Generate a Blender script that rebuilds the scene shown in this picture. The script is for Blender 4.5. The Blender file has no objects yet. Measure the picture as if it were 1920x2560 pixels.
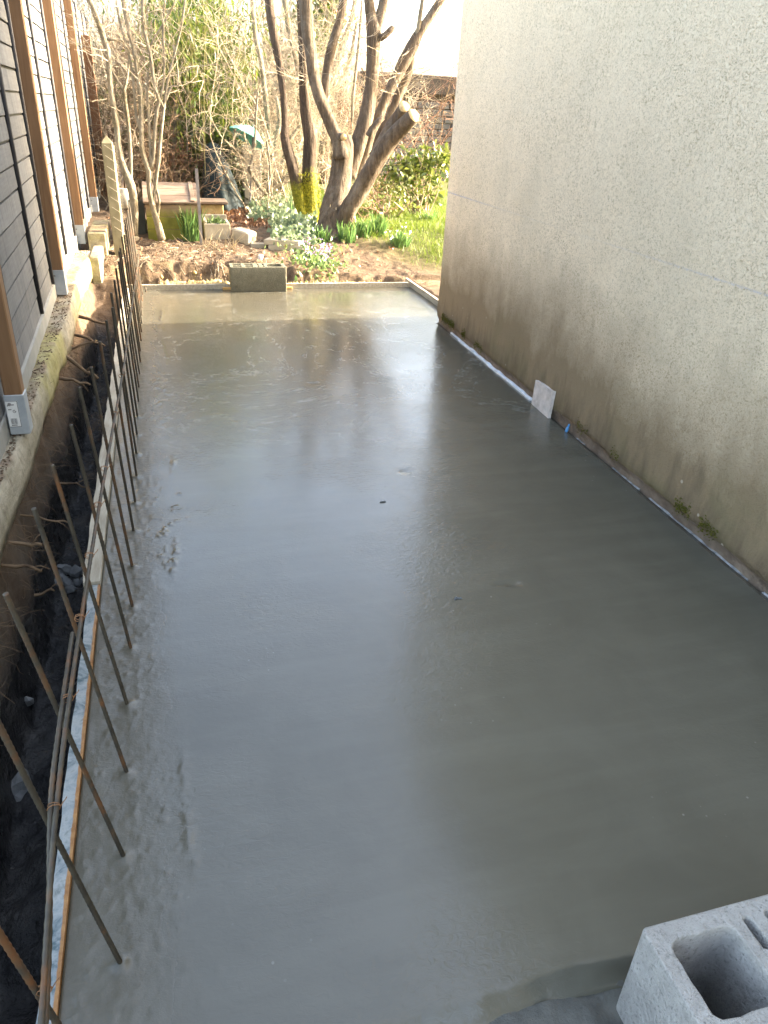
import bpy, math, random
import numpy as np
from mathutils import Vector, Matrix

rng = random.Random(7)
nr = np.random.default_rng(11)
scene = bpy.context.scene
COL = scene.collection
R = math.radians

# ------------------------------------------------------------------ camera, sky, sun, exposure
YAW, PITCH, ROLL, CAMH, FPX = .298, .497, .052, 1.5, 1830.0      # FPX: focal length in pixels of a 1920 x 2560 picture
cyw, syw, cpt, spt = math.cos(YAW), math.sin(YAW), math.cos(PITCH), math.sin(PITCH)
fwd = Vector((syw*cpt, cyw*cpt, -spt))
right0 = Vector((cyw, -syw, 0)); up0 = right0.cross(fwd)
crg, srg = math.cos(ROLL), math.sin(ROLL)
cam_r = crg*right0 + srg*up0
cam_u = -srg*right0 + crg*up0
cam = bpy.data.cameras.new('camera')
cam.sensor_fit = 'VERTICAL'; cam.sensor_height = 36; cam.lens = FPX/2560*36
cam.clip_start = .05; cam.clip_end = 500
cam_ob = bpy.data.objects.new('camera', cam); COL.objects.link(cam_ob)
m = Matrix((cam_r, cam_u, -fwd)).transposed().to_4x4(); m.translation = (0, 0, CAMH)
cam_ob.matrix_world = m
scene.camera = cam_ob

SUN_EL = R(19.5)
SUN_AZ = R(88.8)                                                     # clockwise from +Y
world = bpy.data.worlds.new('World'); scene.world = world; world.use_nodes = True
wn = world.node_tree; bg = wn.nodes['Background']
sky = wn.nodes.new('ShaderNodeTexSky'); sky.sky_type = 'NISHITA'; sky.sun_disc = False
sky.sun_elevation = SUN_EL; sky.sun_rotation = SUN_AZ
sky.air_density = .8; sky.dust_density = 4.5; sky.ozone_density = .4
wn.links.new(sky.outputs[0], bg.inputs[0]); bg.inputs[1].default_value = .15
sun = bpy.data.lights.new('sun', 'SUN'); sun.energy = 2.3; sun.angle = R(.55); sun.color = (1, .95, .89)
sun_ob = bpy.data.objects.new('sun', sun); COL.objects.link(sun_ob)
sd = Vector((math.sin(SUN_AZ)*math.cos(SUN_EL), math.cos(SUN_AZ)*math.cos(SUN_EL), math.sin(SUN_EL)))
sun_ob.rotation_euler = sd.to_track_quat('Z', 'Y').to_euler(); sun_ob.location = (20, 5, 12)
vs = scene.view_settings
vs.view_transform = 'Standard'; vs.look = 'None'; vs.gamma = 1; vs.use_curve_mapping = False
vs.exposure = 3.76
vs.use_white_balance = True; vs.white_balance_temperature = 7500; vs.white_balance_tint = 8
scene.display_settings.display_device = 'sRGB'

# ------------------------------------------------------------------ where a point of the photograph (1920 x 2560) stands in the place
CV = Vector((0, 0, CAMH))
def ray(px, py): return cam_r*((px-960)/FPX) + cam_u*((1280-py)/FPX) + fwd
def PY(px, py, Y): d = ray(px, py); return CV + d*(Y/d.y)
def PX(px, py, X): d = ray(px, py); return CV + d*(X/d.x)
def PZ(px, py, Z): d = ray(px, py); return CV + d*((Z-CAMH)/d.z)
def depth(p): return (Vector(p)-CV).dot(fwd)
def rad(w, p): return .5*w*depth(p)/FPX

# ------------------------------------------------------------------ numpy noise
def _hash(i, j, k, s):
    n = (i*374761393 + j*668265263 + k*2147483647 + s*974634777) & 0xffffffff
    n = ((n ^ (n >> 13))*1274126177) & 0xffffffff
    return ((n ^ (n >> 16)) & 0xffff)/65535.0
def vnoise(x, y, z=0., seed=0):
    x, y, z = np.broadcast_arrays(np.asarray(x, float), np.asarray(y, float), np.asarray(z, float))
    xi, yi, zi = (np.floor(a).astype(np.int64) for a in (x, y, z))
    xf, yf, zf = x-xi, y-yi, z-zi
    u, v, w = (a*a*(3-2*a) for a in (xf, yf, zf))
    c = lambda a, b, d: _hash(xi+a, yi+b, zi+d, seed)
    L = lambda a, b, t: a+(b-a)*t
    return L(L(L(c(0,0,0), c(1,0,0), u), L(c(0,1,0), c(1,1,0), u), v), L(L(c(0,0,1), c(1,0,1), u), L(c(0,1,1), c(1,1,1), u), v), w)*2-1
def fbm(x, y, z=0., o=4, seed=0):
    t = 0; a = 1.; f = 1.; n = 0
    for k in range(o):
        t = t + a*vnoise(np.asarray(x)*f, np.asarray(y)*f, np.asarray(z)*f, seed+k); n += a; a *= .5; f *= 2.03
    return t/n
def sst(a, b, x):
    t = np.clip((np.asarray(x, float)-a)/(b-a), 0, 1); return t*t*(3-2*t)

# ------------------------------------------------------------------ mesh helpers
def link(o, parent=None):
    COL.objects.link(o)
    if parent is not None:
        o.parent = parent; o.matrix_parent_inverse = Matrix.Translation(-Vector(parent.location))
    return o
def mesh_np(name, v, f, mats, parent=None, smooth=False, mi=None):
    v = np.ascontiguousarray(v, np.float32)
    me = bpy.data.meshes.new(name)
    if isinstance(f, np.ndarray):
        n, k = f.shape
        me.vertices.add(len(v)); me.vertices.foreach_set('co', v.ravel())
        me.loops.add(n*k); me.loops.foreach_set('vertex_index', np.ascontiguousarray(f, np.int32).ravel())
        me.polygons.add(n); me.polygons.foreach_set('loop_start', np.arange(0, n*k, k, dtype=np.int32))
        me.update(calc_edges=True); me.validate()
    else:
        me.from_pydata([tuple(map(float, p)) for p in v], [], f); me.update()
    for mt in (mats if isinstance(mats, (list, tuple)) else [mats]): me.materials.append(mt)
    if mi is not None: me.polygons.foreach_set('material_index', np.asarray(mi, np.int32))
    if smooth: me.polygons.foreach_set('use_smooth', np.ones(len(me.polygons), bool))
    return link(bpy.data.objects.new(name, me), parent)
class MB:
    def __init__(s): s.v = []; s.f = []; s.m = []
    def add(s, v, f, m=0):
        b = len(s.v); s.v += [tuple(p) for p in v]; s.f += [tuple(i+b for i in q) for q in f]; s.m += [m]*len(f)
    def box(s, lo, hi, m=0, mat=None, jit=0.):
        x0, y0, z0 = lo; x1, y1, z1 = hi
        v = [Vector((x+rng.uniform(-jit, jit), y+rng.uniform(-jit, jit), z+rng.uniform(-jit, jit))) for z in (z0, z1) for x, y in ((x0, y0), (x1, y0), (x1, y1), (x0, y1))]
        if mat: v = [mat @ p for p in v]
        s.add(v, [(3,2,1,0), (4,5,6,7), (0,1,5,4), (1,2,6,5), (2,3,7,6), (3,0,4,7)], m)
    def bevbox(s, lo, hi, b=.004, m=0, mat=None):
        # box with chamfered vertical and horizontal edges
        x0, y0, z0 = lo; x1, y1, z1 = hi
        def ring(i, z): return [(x0+b+i, y0+i, z), (x1-b-i, y0+i, z), (x1-i, y0+b+i, z), (x1-i, y1-b-i, z), (x1-b-i, y1-i, z), (x0+b+i, y1-i, z), (x0+i, y1-b-i, z), (x0+i, y0+b+i, z)]
        v = [Vector(p) for p in ring(b, z0)+ring(0, z0+b)+ring(0, z1-b)+ring(b, z1)]
        if mat: v = [mat @ p for p in v]
        f = [tuple(range(7, -1, -1)), tuple(range(24, 32))]
        for k in range(3):
            for i in range(8): f.append((k*8+i, k*8+(i+1) % 8, (k+1)*8+(i+1) % 8, (k+1)*8+i))
        s.add(v, f, m)
    def tube(s, pts, radii, n=6, m=0, cap=True, bump=0., bs=1., cut=None):
        pts = [Vector(p) for p in pts]
        if not isinstance(radii, (list, tuple)): radii = [radii]*len(pts)
        b = len(s.v); k = len(pts); nrm = None
        for i, p in enumerate(pts):
            t = (pts[min(i+1, k-1)]-pts[max(i-1, 0)]).normalized()
            if nrm is None:
                nrm = t.orthogonal().normalized()
            nrm = (nrm - t*nrm.dot(t)).normalized(); bn = t.cross(nrm)
            for j in range(n):
                a = 2*math.pi*j/n; rr = radii[i]
                if bump: rr *= 1+bump*math.sin(3*a+i*.7*bs)+bump*.8*math.sin(7*a+i*1.9*bs+1)+bump*rng.uniform(-.5, .5)
                s.v.append(tuple(p + (nrm*math.cos(a)+bn*math.sin(a))*rr))
        for i in range(k-1):
            for j in range(n):
                s.f.append((b+i*n+j, b+i*n+(j+1) % n, b+(i+1)*n+(j+1) % n, b+(i+1)*n+j)); s.m.append(m)
        if cap and n > 3:
            s.f.append(tuple(b+j for j in range(n-1, -1, -1))); s.m.append(m)
            s.f.append(tuple(b+(k-1)*n+j for j in range(n))); s.m.append(m if cut is None else cut)
    def build(s, name, mats, parent=None, smooth=False):
        return mesh_np(name, s.v, s.f, mats, parent, smooth, s.m if isinstance(mats, (list, tuple)) and len(mats) > 1 else None)
def tag(o, label=None, cat=None, group=None, kind=None):
    if label: o['label'] = label
    if cat: o['category'] = cat
    if group: o['group'] = group
    if kind: o['kind'] = kind
    return o
def thing(name, label, cat, loc=(0, 0, 0), group=None):
    o = bpy.data.objects.new(name, None); o.location = loc; o.empty_display_size = .1; COL.objects.link(o)
    return tag(o, label, cat, group)
def dup(root, loc=None, label=None, rot=None):
    kids = list(root.children)
    r = root.copy(); COL.objects.link(r)
    if loc is not None: r.location = loc
    if rot is not None: r.rotation_euler = rot
    if label: r['label'] = label
    for ch in kids:
        c = ch.copy(); COL.objects.link(c); c.parent = r; c.matrix_parent_inverse = ch.matrix_parent_inverse.copy()
        for g in ch.children:
            d = g.copy(); COL.objects.link(d); d.parent = c; d.matrix_parent_inverse = g.matrix_parent_inverse.copy()
    return r
def resample(pts, step):
    """pts: list of (Vector, radius) -> finer Catmull-Rom list"""
    out = []
    P = [pts[0]]+list(pts)+[pts[-1]]
    for i in range(1, len(P)-2):
        p0, p1, p2, p3 = (q[0] for q in P[i-1:i+3]); r1, r2 = P[i][1], P[i+1][1]
        n = max(1, int((p2-p1).length/step))
        for k in range(n):
            t = k/n
            out.append((.5*((2*p1)+(p2-p0)*t+(2*p0-5*p1+4*p2-p3)*t*t+(3*p1-p0-3*p2+p3)*t**3), r1+(r2-r1)*t))
    out.append(pts[-1]); return out

# ------------------------------------------------------------------ materials
def nd(nt, typ, **kw):
    n = nt.nodes.new(typ)
    for k, v in kw.items():
        if k.startswith('i_'): n.inputs[int(k[2:]) if k[2:].isdigit() else k[2:].replace('_', ' ')].default_value = v
        else: setattr(n, k, v)
    return n
class Mat:
    """small wrapper round one node tree"""
    def __init__(s, name, rough=.8, spec=.5):
        s.mat = bpy.data.materials.new(name); s.mat.use_nodes = True; s.nt = s.mat.node_tree
        s.b = s.nt.nodes['Principled BSDF']; s.b.inputs['Roughness'].default_value = rough
        s.b.inputs['Specular IOR Level'].default_value = spec
        g = s.nt.nodes.new('ShaderNodeNewGeometry'); s.pos = g.outputs['Position']; s.geo = g
        s.h = None
    def l(s, a, b): s.nt.links.new(a, b)
    def obj(s):
        t = s.nt.nodes.new('ShaderNodeTexCoord'); return t.outputs['Object']
    def scale(s, vec, sc):
        n = nd(s.nt, 'ShaderNodeVectorMath', operation='MULTIPLY'); s.l(vec, n.inputs[0]); n.inputs[1].default_value = sc; return n.outputs[0]
    def noise(s, sc, det=4, rough=.55, dist=0., vec=None):
        n = nd(s.nt, 'ShaderNodeTexNoise'); n.inputs['Scale'].default_value = sc; n.inputs['Detail'].default_value = det
        n.inputs['Roughness'].default_value = rough; n.inputs['Distortion'].default_value = dist
        s.l(vec or s.pos, n.inputs['Vector']); return n.outputs['Fac']
    def voro(s, sc, feat='F1', vec=None, rnd=1.):
        n = nd(s.nt, 'ShaderNodeTexVoronoi', feature=feat); n.inputs['Scale'].default_value = sc; n.inputs['Randomness'].default_value = rnd
        s.l(vec or s.pos, n.inputs['Vector']); return n.outputs['Distance']
    def ramp(s, fac, stops, interp='LINEAR'):
        n = nd(s.nt, 'ShaderNodeValToRGB'); n.color_ramp.interpolation = interp; e = n.color_ramp.elements
        while len(e) < len(stops): e.new(.5)
        for q, (p, c) in zip(e, stops):
            q.position = p; q.color = (c, c, c, 1) if not isinstance(c, tuple) else (*c, 1)
        s.l(fac, n.inputs[0]); return n.outputs[0]
    def mix(s, fac, a, b, mode='MIX'):
        n = nd(s.nt, 'ShaderNodeMix', data_type='RGBA', blend_type=mode)
        for sock, val in ((n.inputs[0], fac), (n.inputs[6], a), (n.inputs[7], b)):
            if isinstance(val, (int, float)): sock.default_value = val if sock.type == 'VALUE' else (val, val, val, 1)
            elif isinstance(val, tuple): sock.default_value = (*val, 1)
            else: s.l(val, sock)
        return n.outputs[2]
    def math(s, op, a, b=None, c=None, clamp=False):
        n = nd(s.nt, 'ShaderNodeMath', operation=op, use_clamp=clamp)
        for i, val in enumerate((a, b, c)):
            if val is None: continue
            if isinstance(val, (int, float)): n.inputs[i].default_value = val
            else: s.l(val, n.inputs[i])
        return n.outputs[0]
    def xyz(s, vec=None):
        n = nd(s.nt, 'ShaderNodeSeparateXYZ'); s.l(vec or s.pos, n.inputs[0]); return n.outputs
    def near(s, val, c, w):
        """1 where val is within w of c, falling to 0"""
        return s.math('SUBTRACT', 1., s.math('DIVIDE', s.math('ABSOLUTE', s.math('SUBTRACT', val, c)), w), clamp=True)
    def color(s, c):
        if isinstance(c, tuple): s.b.inputs['Base Color'].default_value = (*c, 1)
        else: s.l(c, s.b.inputs['Base Color'])
        return s
    def rough(s, r): s.l(r, s.b.inputs['Roughness']); return s
    def bump(s, h, strength=.5, dist=.01):
        n = nd(s.nt, 'ShaderNodeBump'); n.inputs['Strength'].default_value = strength; n.inputs['Distance'].default_value = dist
        s.l(h, n.inputs['Height'])
        if s.h is not None: s.l(s.h, n.inputs['Normal'])
        s.h = n.outputs[0]; s.l(s.h, s.b.inputs['Normal']); return s
    def rand(s):
        n = s.nt.nodes.new('ShaderNodeObjectInfo'); return n.outputs['Random']
    def island(s): return s.geo.outputs['Random Per Island']
def simple(name, c1, c2, sc=8, rough=.85, bsc=None, bst=.4, bd=.01, spec=.4, stretch=None, rnd=0., det=5):
    m = Mat(name, rough, spec); v = m.scale(m.pos, stretch) if stretch else None
    n = m.noise(sc, det, .6, vec=v)
    c = m.ramp(n, [(.3, c1), (.7, c2)])
    if rnd: c = m.mix(1., c, m.ramp(m.rand(), [(0, 1-rnd), (1, 1+rnd)]), 'MULTIPLY')
    m.color(c); m.bump(m.noise(bsc or sc*3, 6, .65, vec=v), bst, bd); return m.mat
def leafmat(name, c1, c2, rough=.45, trans=.35, spec=.5):
    m = Mat(name, rough, spec)
    c = m.ramp(m.island(), [(0, c1), (1, c2)])
    m.color(c)
    t = m.nt.nodes.new('ShaderNodeBsdfTranslucent'); m.l(c, t.inputs[0])
    mx = m.nt.nodes.new('ShaderNodeMixShader'); mx.inputs[0].default_value = trans
    m.l(m.b.outputs[0], mx.inputs[1]); m.l(t.outputs[0], mx.inputs[2])
    m.l(mx.outputs[0], m.nt.nodes['Material Output'].inputs[0]); return m.mat

def mat_slab():
    m = Mat('wet_concrete', .2, .42)
    x, y, z = m.xyz()
    big = m.noise(.7, 4, .5); mid = m.noise(3.5, 5, .6, .6)
    base = m.ramp(big, [(.35, (.066, .061, .045)), (.65, (.083, .077, .058))])
    base = m.mix(.35, base, m.ramp(mid, [(.3, (.052, .049, .037)), (.7, (.093, .086, .066))]))
    # trowel sweeps across the slab
    sw = m.noise(1., 5, .6, .3, vec=m.scale(m.pos, (1.2, 9, 1)))
    base = m.mix(m.math('MULTIPLY', m.ramp(sw, [(.45, 0.), (.75, 1.)]), .16), base, (.14, .135, .11))
    # pale laitance curls, thin contour lines of a warped noise, mostly on the far half
    cn = m.noise(.9, 6, .62, .9)
    line = m.math('MAXIMUM', m.near(cn, .52, .018), m.near(cn, .45, .010))
    farm = m.math('MULTIPLY', m.ramp(y, [(0, 0.), (1, 1.)]), 1.)
    fm = m.math('DIVIDE', m.math('SUBTRACT', y, 3.2), .8, clamp=True)
    brk = m.ramp(m.noise(9, 5, .75), [(.44, 0.), (.58, 1.)])
    lm = m.math('MULTIPLY', m.math('MULTIPLY', line, fm), brk)
    base = m.mix(m.math('MULTIPLY', lm, .42), base, (.26, .26, .235))
    # pale specks and grit
    sp = m.ramp(m.voro(30), [(.06, 1.), (.12, 0.)])
    spm = m.math('MULTIPLY', sp, m.ramp(m.noise(1.6, 4), [(.56, 0.), (.70, .55)]))
    base = m.mix(spm, base, (.3, .29, .26))
    # drier rough paste along the starter bars
    edge = m.math('SUBTRACT', 1., m.math('DIVIDE', m.math('ADD', m.math('ADD', x, .17), m.math('MULTIPLY', m.math('SUBTRACT', m.noise(7, 5), .5), .16)), .12), clamp=True)
    edge = m.math('MULTIPLY', edge, .8)
    base = m.mix(m.math('MULTIPLY', edge, .5), base, m.ramp(m.noise(14, 6, .7), [(.35, (.062, .052, .033)), (.7, (.105, .095, .07))]))
    m.color(base)
    r = m.ramp(m.noise(2.2, 5, .6, .4), [(.3, .15), (.7, .27)])
    r = m.mix(edge, r, .34)
    m.rough(r)
    m.bump(m.noise(1., 5, .6, vec=m.scale(m.pos, (12, 16, 1))), .03, .02)
    m.bump(m.noise(60, 4, .6), .045, .006)
    # small ripples left by rain and the float, in patches
    rip = m.math('MULTIPLY', m.noise(1., 3, .6, 1., vec=m.scale(m.pos, (38, 62, 1))), m.ramp(m.noise(1.4, 3), [(.42, 0.), (.62, 1.)]))
    m.bump(rip, .3, .007)
    m.bump(m.math('MULTIPLY', m.noise(30, 6, .7), edge), .35, .008)
    m.b.inputs['Coat Weight'].default_value = .2; m.b.inputs['Coat Roughness'].default_value = .14
    return m.mat
def mat_roughcast():
    m = Mat('roughcast_render', .95, .15)
    x, y, z = m.xyz()
    big = m.noise(.6, 5, .6)
    base = m.ramp(big, [(.3, (.83, .655, .45)), (.7, (.91, .735, .52))])
    v = m.scale(m.pos, (30, 58, 74))
    gr = m.noise(1., 5, .68, 1.5, vec=v)
    g2 = m.noise(1., 4, .6, .8, vec=m.scale(m.pos, (60, 120, 120)))
    dn = m.ramp(m.noise(2.6, 5, .7), [(.32, .25), (.62, 1.)])
    base = m.mix(m.math('MULTIPLY', dn, m.ramp(gr, [(.37, 1.), (.49, 0.)])), base, (.47, .355, .215))  # pits tinted dark, peaks pale below: relief shading put into the colour
    base = m.mix(m.ramp(g2, [(.35, .8), (.44, 0.)]), base, (.44, .33, .20))
    base = m.mix(m.ramp(gr, [(.52, 0.), (.62, .6)]), base, (.90, .76, .56))
    # vertical weather streaks
    st = m.noise(1., 5, .6, vec=m.scale(m.pos, (1, 3.2, .25)))
    base = m.mix(m.ramp(st, [(.5, 0.), (.75, .16)]), base, (.46, .40, .29))
    base = m.mix(m.ramp(m.noise(1.15, 6, .7), [(.45, 0.), (.7, .35)]), base, (.52, .43, .29))
    # rain splash dirt towards the foot
    nz = m.noise(2.4, 5, .65); nz2 = m.noise(1., 5, .7, vec=m.scale(m.pos, (1, 9, 2.5)))
    zz = m.math('ADD', z, m.math('MULTIPLY', m.math('SUBTRACT', nz, .5), -.5))
    zz = m.math('ADD', zz, m.math('MULTIPLY', m.math('SUBTRACT', nz2, .5), -.22))
    zz = m.math('ADD', zz, m.math('MULTIPLY', m.math('SUBTRACT', m.noise(.8, 4, .6), .5), -.7))
    base = m.mix(m.ramp(zz, [(.27, .95), (.82, 0.)]), base, (.25, .18, .105))
    base = m.mix(m.ramp(m.math('ADD', z, m.math('MULTIPLY', m.math('SUBTRACT', nz2, .5), -.8)), [(.04, .85), (.26, 0.)]), base, (.155, .112, .07))
    grn = m.math('MULTIPLY', m.ramp(m.noise(1.7, 4, .6, .5), [(.5, 0.), (.66, .5)]), m.ramp(z, [(.0, 1.), (.55, 0.)]))
    base = m.mix(grn, base, (.16, .15, .07))
    # chipped pale spots
    ch = m.ramp(m.voro(9), [(.05, 1.), (.085, 0.)])
    base = m.mix(m.math('MULTIPLY', ch, m.ramp(m.math('ADD', z, m.math('MULTIPLY', nz, .5)), [(.25, .85), (.65, 0.)])), base, (.66, .58, .47))
    # blue snapped chalk line one metre up
    ck = m.math('MULTIPLY', m.near(m.math('ADD', z, m.math('MULTIPLY', m.math('SUBTRACT', gr, .5), .03)), 1.0, .006), m.ramp(gr, [(.42, .1), (.55, 1.)]))
    near_end = m.ramp(m.math('ADD', m.math('DIVIDE', y, 6.), 0.), [(.33, .55), (.45, .4), (.6, .05), (.78, .2), (.9, 1.)])
    base = m.mix(m.math('MULTIPLY', m.math('MULTIPLY', ck, near_end), .85), base, (.25, .28, .50))
    m.color(base)
    m.bump(gr, .7, .02); m.bump(g2, .4, .008)
    return m.mat
def mat_ground():
    m = Mat('garden_soil', .95, .2)
    x, y, z = m.xyz()
    n1 = m.noise(2.2, 6, .65); n2 = m.noise(14, 6, .7)
    c = m.ramp(n1, [(.3, (.075, .05, .032)), (.7, (.15, .104, .07))])
    c = m.mix(.5, c, m.ramp(n2, [(.3, (.045, .029, .018)), (.72, (.19, .136, .093))]))
    yc = m.math('MULTIPLY', m.ramp(m.noise(3.2, 5, .7), [(.47, 0.), (.6, 1.)]), m.math('MULTIPLY', m.near(y, 7.2, .22), m.ramp(x, [(0, 1.), (1, .55)])))
    c = m.mix(m.math('MULTIPLY', yc, .8), c, (.46, .36, .19))
    # wet mud lies at the bottom of the trench
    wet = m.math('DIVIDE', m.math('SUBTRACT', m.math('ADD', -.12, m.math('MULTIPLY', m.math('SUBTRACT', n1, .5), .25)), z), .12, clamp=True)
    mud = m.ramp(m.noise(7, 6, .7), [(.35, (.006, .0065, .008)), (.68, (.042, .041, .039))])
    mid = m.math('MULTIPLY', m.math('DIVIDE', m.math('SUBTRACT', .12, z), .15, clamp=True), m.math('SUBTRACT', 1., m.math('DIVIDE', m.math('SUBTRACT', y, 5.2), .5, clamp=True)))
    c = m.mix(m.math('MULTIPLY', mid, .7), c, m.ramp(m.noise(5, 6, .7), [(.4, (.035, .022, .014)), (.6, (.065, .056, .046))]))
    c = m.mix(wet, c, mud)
    # green tint under the grass
    gt = m.math('MULTIPLY', m.math('DIVIDE', m.math('SUBTRACT', m.math('ADD', m.math('MULTIPLY', y, .9), x), 9.3), .9, clamp=True), m.math('DIVIDE', m.math('SUBTRACT', x, 1.3), .8, clamp=True))
    c = m.mix(m.math('MULTIPLY', gt, .75), c, m.ramp(n2, [(.3, (.045, .07, .012)), (.7, (.10, .115, .03))]))
    m.color(c)
    m.rough(m.mix(wet, .95, m.ramp(n1, [(.4, .10), (.65, .35)])))
    m.bump(n2, .7, .03); m.bump(m.noise(70, 5, .7), .6, .010); m.bump(m.math('MULTIPLY', m.noise(42, 3, .6), wet), .8, .02); return m.mat
def mat_plank():
    m = Mat('weathered_board', .8, .3); o = m.obj()
    st = m.noise(1., 5, .65, vec=m.scale(m.pos, (8, 14, 2.2)))
    c = m.ramp(st, [(.3, (.085, .090, .096)), (.7, (.155, .161, .166))])
    dk = m.noise(1., 4, .6, vec=m.scale(m.pos, (5, 26, 4)))
    c = m.mix(m.ramp(dk, [(.55, 0.), (.68, .75)]), c, (.05, .052, .055))
    c = m.mix(1., c, m.ramp(m.rand(), [(0, .82), (1, 1.1)]), 'MULTIPLY')
    gr = m.noise(1., 5, .6, vec=m.scale(m.pos, (9, 5, 90)))
    c = m.mix(.25, c, m.ramp(gr, [(.3, (.10, .10, .10)), (.7, (.24, .24, .235))]))
    m.color(c); m.bump(gr, .25, .004); m.bump(m.noise(30, 5), .2, .004); return m.mat
def mat_wood(name, a, b, c2):
    m = Mat(name, .6, .35)
    g = m.noise(1., 5, .6, 1.5, vec=m.scale(m.pos, (26, 26, 1.6)))
    c = m.ramp(g, [(.25, a), (.5, b), (.75, c2)])
    kn = m.voro(1., vec=m.scale(m.pos, (5, 5, 1.9)))
    c = m.mix(m.ramp(kn, [(.06, .75), (.13, 0.)]), c, tuple(q*.35 for q in a))
    c = m.mix(m.ramp(m.noise(1.3, 4), [(.4, 0.), (.7, .4)]), c, c2)
    m.color(c); m.bump(g, .15, .003); return m.mat
def mat_rebar():
    m = Mat('rusty_rebar', .6, .4); m.b.inputs['Metallic'].default_value = .15
    c = m.ramp(m.noise(9, 5, .65), [(.35, (.024, .020, .014)), (.52, (.042, .034, .024)), (.66, (.12, .05, .018))])
    c = m.mix(m.ramp(m.noise(60, 4), [(.42, 0.), (.7, .5)]), c, (.075, .060, .036))
    m.color(c); m.bump(m.noise(160, 4), .3, .002); return m.mat
def mat_block(name, k=1., tint=(1, 1, 1)):
    m = Mat(name, .95, .2)
    n = m.noise(22, 6, .7); n2 = m.noise(110, 4, .7); n3 = m.noise(4, 4)
    q = lambda v: tuple(v*k*t for t in tint)
    c = m.ramp(n, [(.3, q(.30)), (.7, q(.46))])
    c = m.mix(m.ramp(n2, [(.33, .7), (.45, 0.)]), c, q(.20))
    c = m.mix(m.ramp(n3, [(.45, 0.), (.7, .35)]), c, q(.36))
    pit = m.ramp(m.voro(75), [(.10, 1.), (.22, 0.)])  # pores without relief, their shade is painted as dark spots
    pit = m.math('MULTIPLY', pit, m.ramp(n, [(.42, 0.), (.6, 1.)]))
    c = m.mix(m.math('MULTIPLY', pit, .7), c, q(.13))
    m.color(c); m.bump(n2, 1., .010); m.bump(n, .6, .014); return m.mat
def mat_formpaint():
    m = Mat('painted_form_steel', .5, .4)
    x, y, z = m.xyz()
    n = m.noise(14, 6, .75, .6); n2 = m.noise(40, 5, .7)
    c = m.ramp(n, [(.36, (.05, .085, .095)), (.45, (.17, .20, .21)), (.56, (.27, .29, .285)), (.70, (.11, .13, .125))])
    c = m.mix(m.ramp(n2, [(.62, 0.), (.72, .6)]), c, (.2, .18, .14))
    rust = m.math('DIVIDE', m.math('SUBTRACT', m.math('ADD', x, m.math('MULTIPLY', m.math('SUBTRACT', n, .5), .012)), -.3255), .002, clamp=True)
    c = m.mix(rust, c, m.ramp(n2, [(.35, (.20, .085, .025)), (.7, (.36, .19, .07))]))
    m.color(c); m.bump(n2, .4, .003); return m.mat
def mat_footing():
    m = Mat('old_footing_concrete', .95, .2)
    x, y, z = m.xyz()
    n = m.noise(1., 6, .65, vec=m.scale(m.pos, (6, 5, 20))); n2 = m.noise(16, 6, .7); big = m.noise(1.6, 4, .6)
    c = m.ramp(n, [(.3, (.19, .17, .12)), (.7, (.38, .345, .27))])
    c = m.mix(m.ramp(n2, [(.32, .75), (.5, 0.)]), c, (.15, .125, .085))
    c = m.mix(m.ramp(big, [(.48, 0.), (.62, .75)]), c, m.ramp(n2, [(.35, (.20, .18, .055)), (.7, (.36, .33, .13))]))
    c = m.mix(m.math('MULTIPLY', m.ramp(z, [(.296, 0.), (.302, 1.)]), m.ramp(m.noise(4.5, 5, .7), [(.42, 0.), (.58, .9)])), c, m.ramp(n2, [(.35, (.09, .065, .045)), (.7, (.27, .20, .15))]))
    m.color(c); m.bump(n2, .8, .015); m.bump(n, .5, .012); return m.mat
def mat_bark(name, a, b, c2=None, zs=3., moss=None):
    m = Mat(name, .9, .25)
    v = m.scale(m.pos, (26, 26, zs)); n = m.noise(1., 6, .65, .8, vec=v)
    c = m.ramp(n, [(.3, a), (.68, b)])
    if c2: c = m.mix(m.ramp(m.noise(5, 5, .65), [(.5, 0.), (.66, .7)]), c, c2)
    if moss:
        x, y, z = m.xyz()
        mm = m.math('DIVIDE', m.math('SUBTRACT', m.math('ADD', moss, m.math('MULTIPLY', m.math('SUBTRACT', m.noise(4, 5, .7), .5), .9)), z), .15, clamp=True)
        c = m.mix(mm, c, m.ramp(m.noise(45, 4), [(.35, (.10, .11, .012)), (.7, (.30, .28, .035))]))
    m.color(c); m.bump(m.noise(9, 4, .6), .6, .05); m.bump(n, 1., .035); return m.mat
def mat_algae():
    m = Mat('algae_board', .8, .3)
    n = m.noise(1., 5, .6, vec=m.scale(m.pos, (4, 4, 30))); x, y, z = m.xyz()
    g = m.ramp(m.noise(5, 5, .6), [(.3, (.09, .095, .014)), (.7, (.20, .195, .04))])
    w = m.ramp(n, [(.3, (.17, .12, .075)), (.7, (.30, .23, .15))])
    f = m.math('DIVIDE', m.math('SUBTRACT', m.math('ADD', .56, m.math('MULTIPLY', m.math('SUBTRACT', m.noise(6, 4), .5), .15)), z), .06, clamp=True)
    m.color(m.mix(f, w, g)); m.bump(n, .3, .004); return m.mat
def mat_cloth():
    m = Mat('dark_tarpaulin', .65, .2)
    m.color(m.ramp(m.noise(3, 4), [(.3, (.008, .016, .018)), (.7, (.022, .042, .05))])); m.bump(m.noise(1., 4, .6, vec=m.scale(m.pos, (9, 9, 2))), .35, .02); return m.mat

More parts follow.
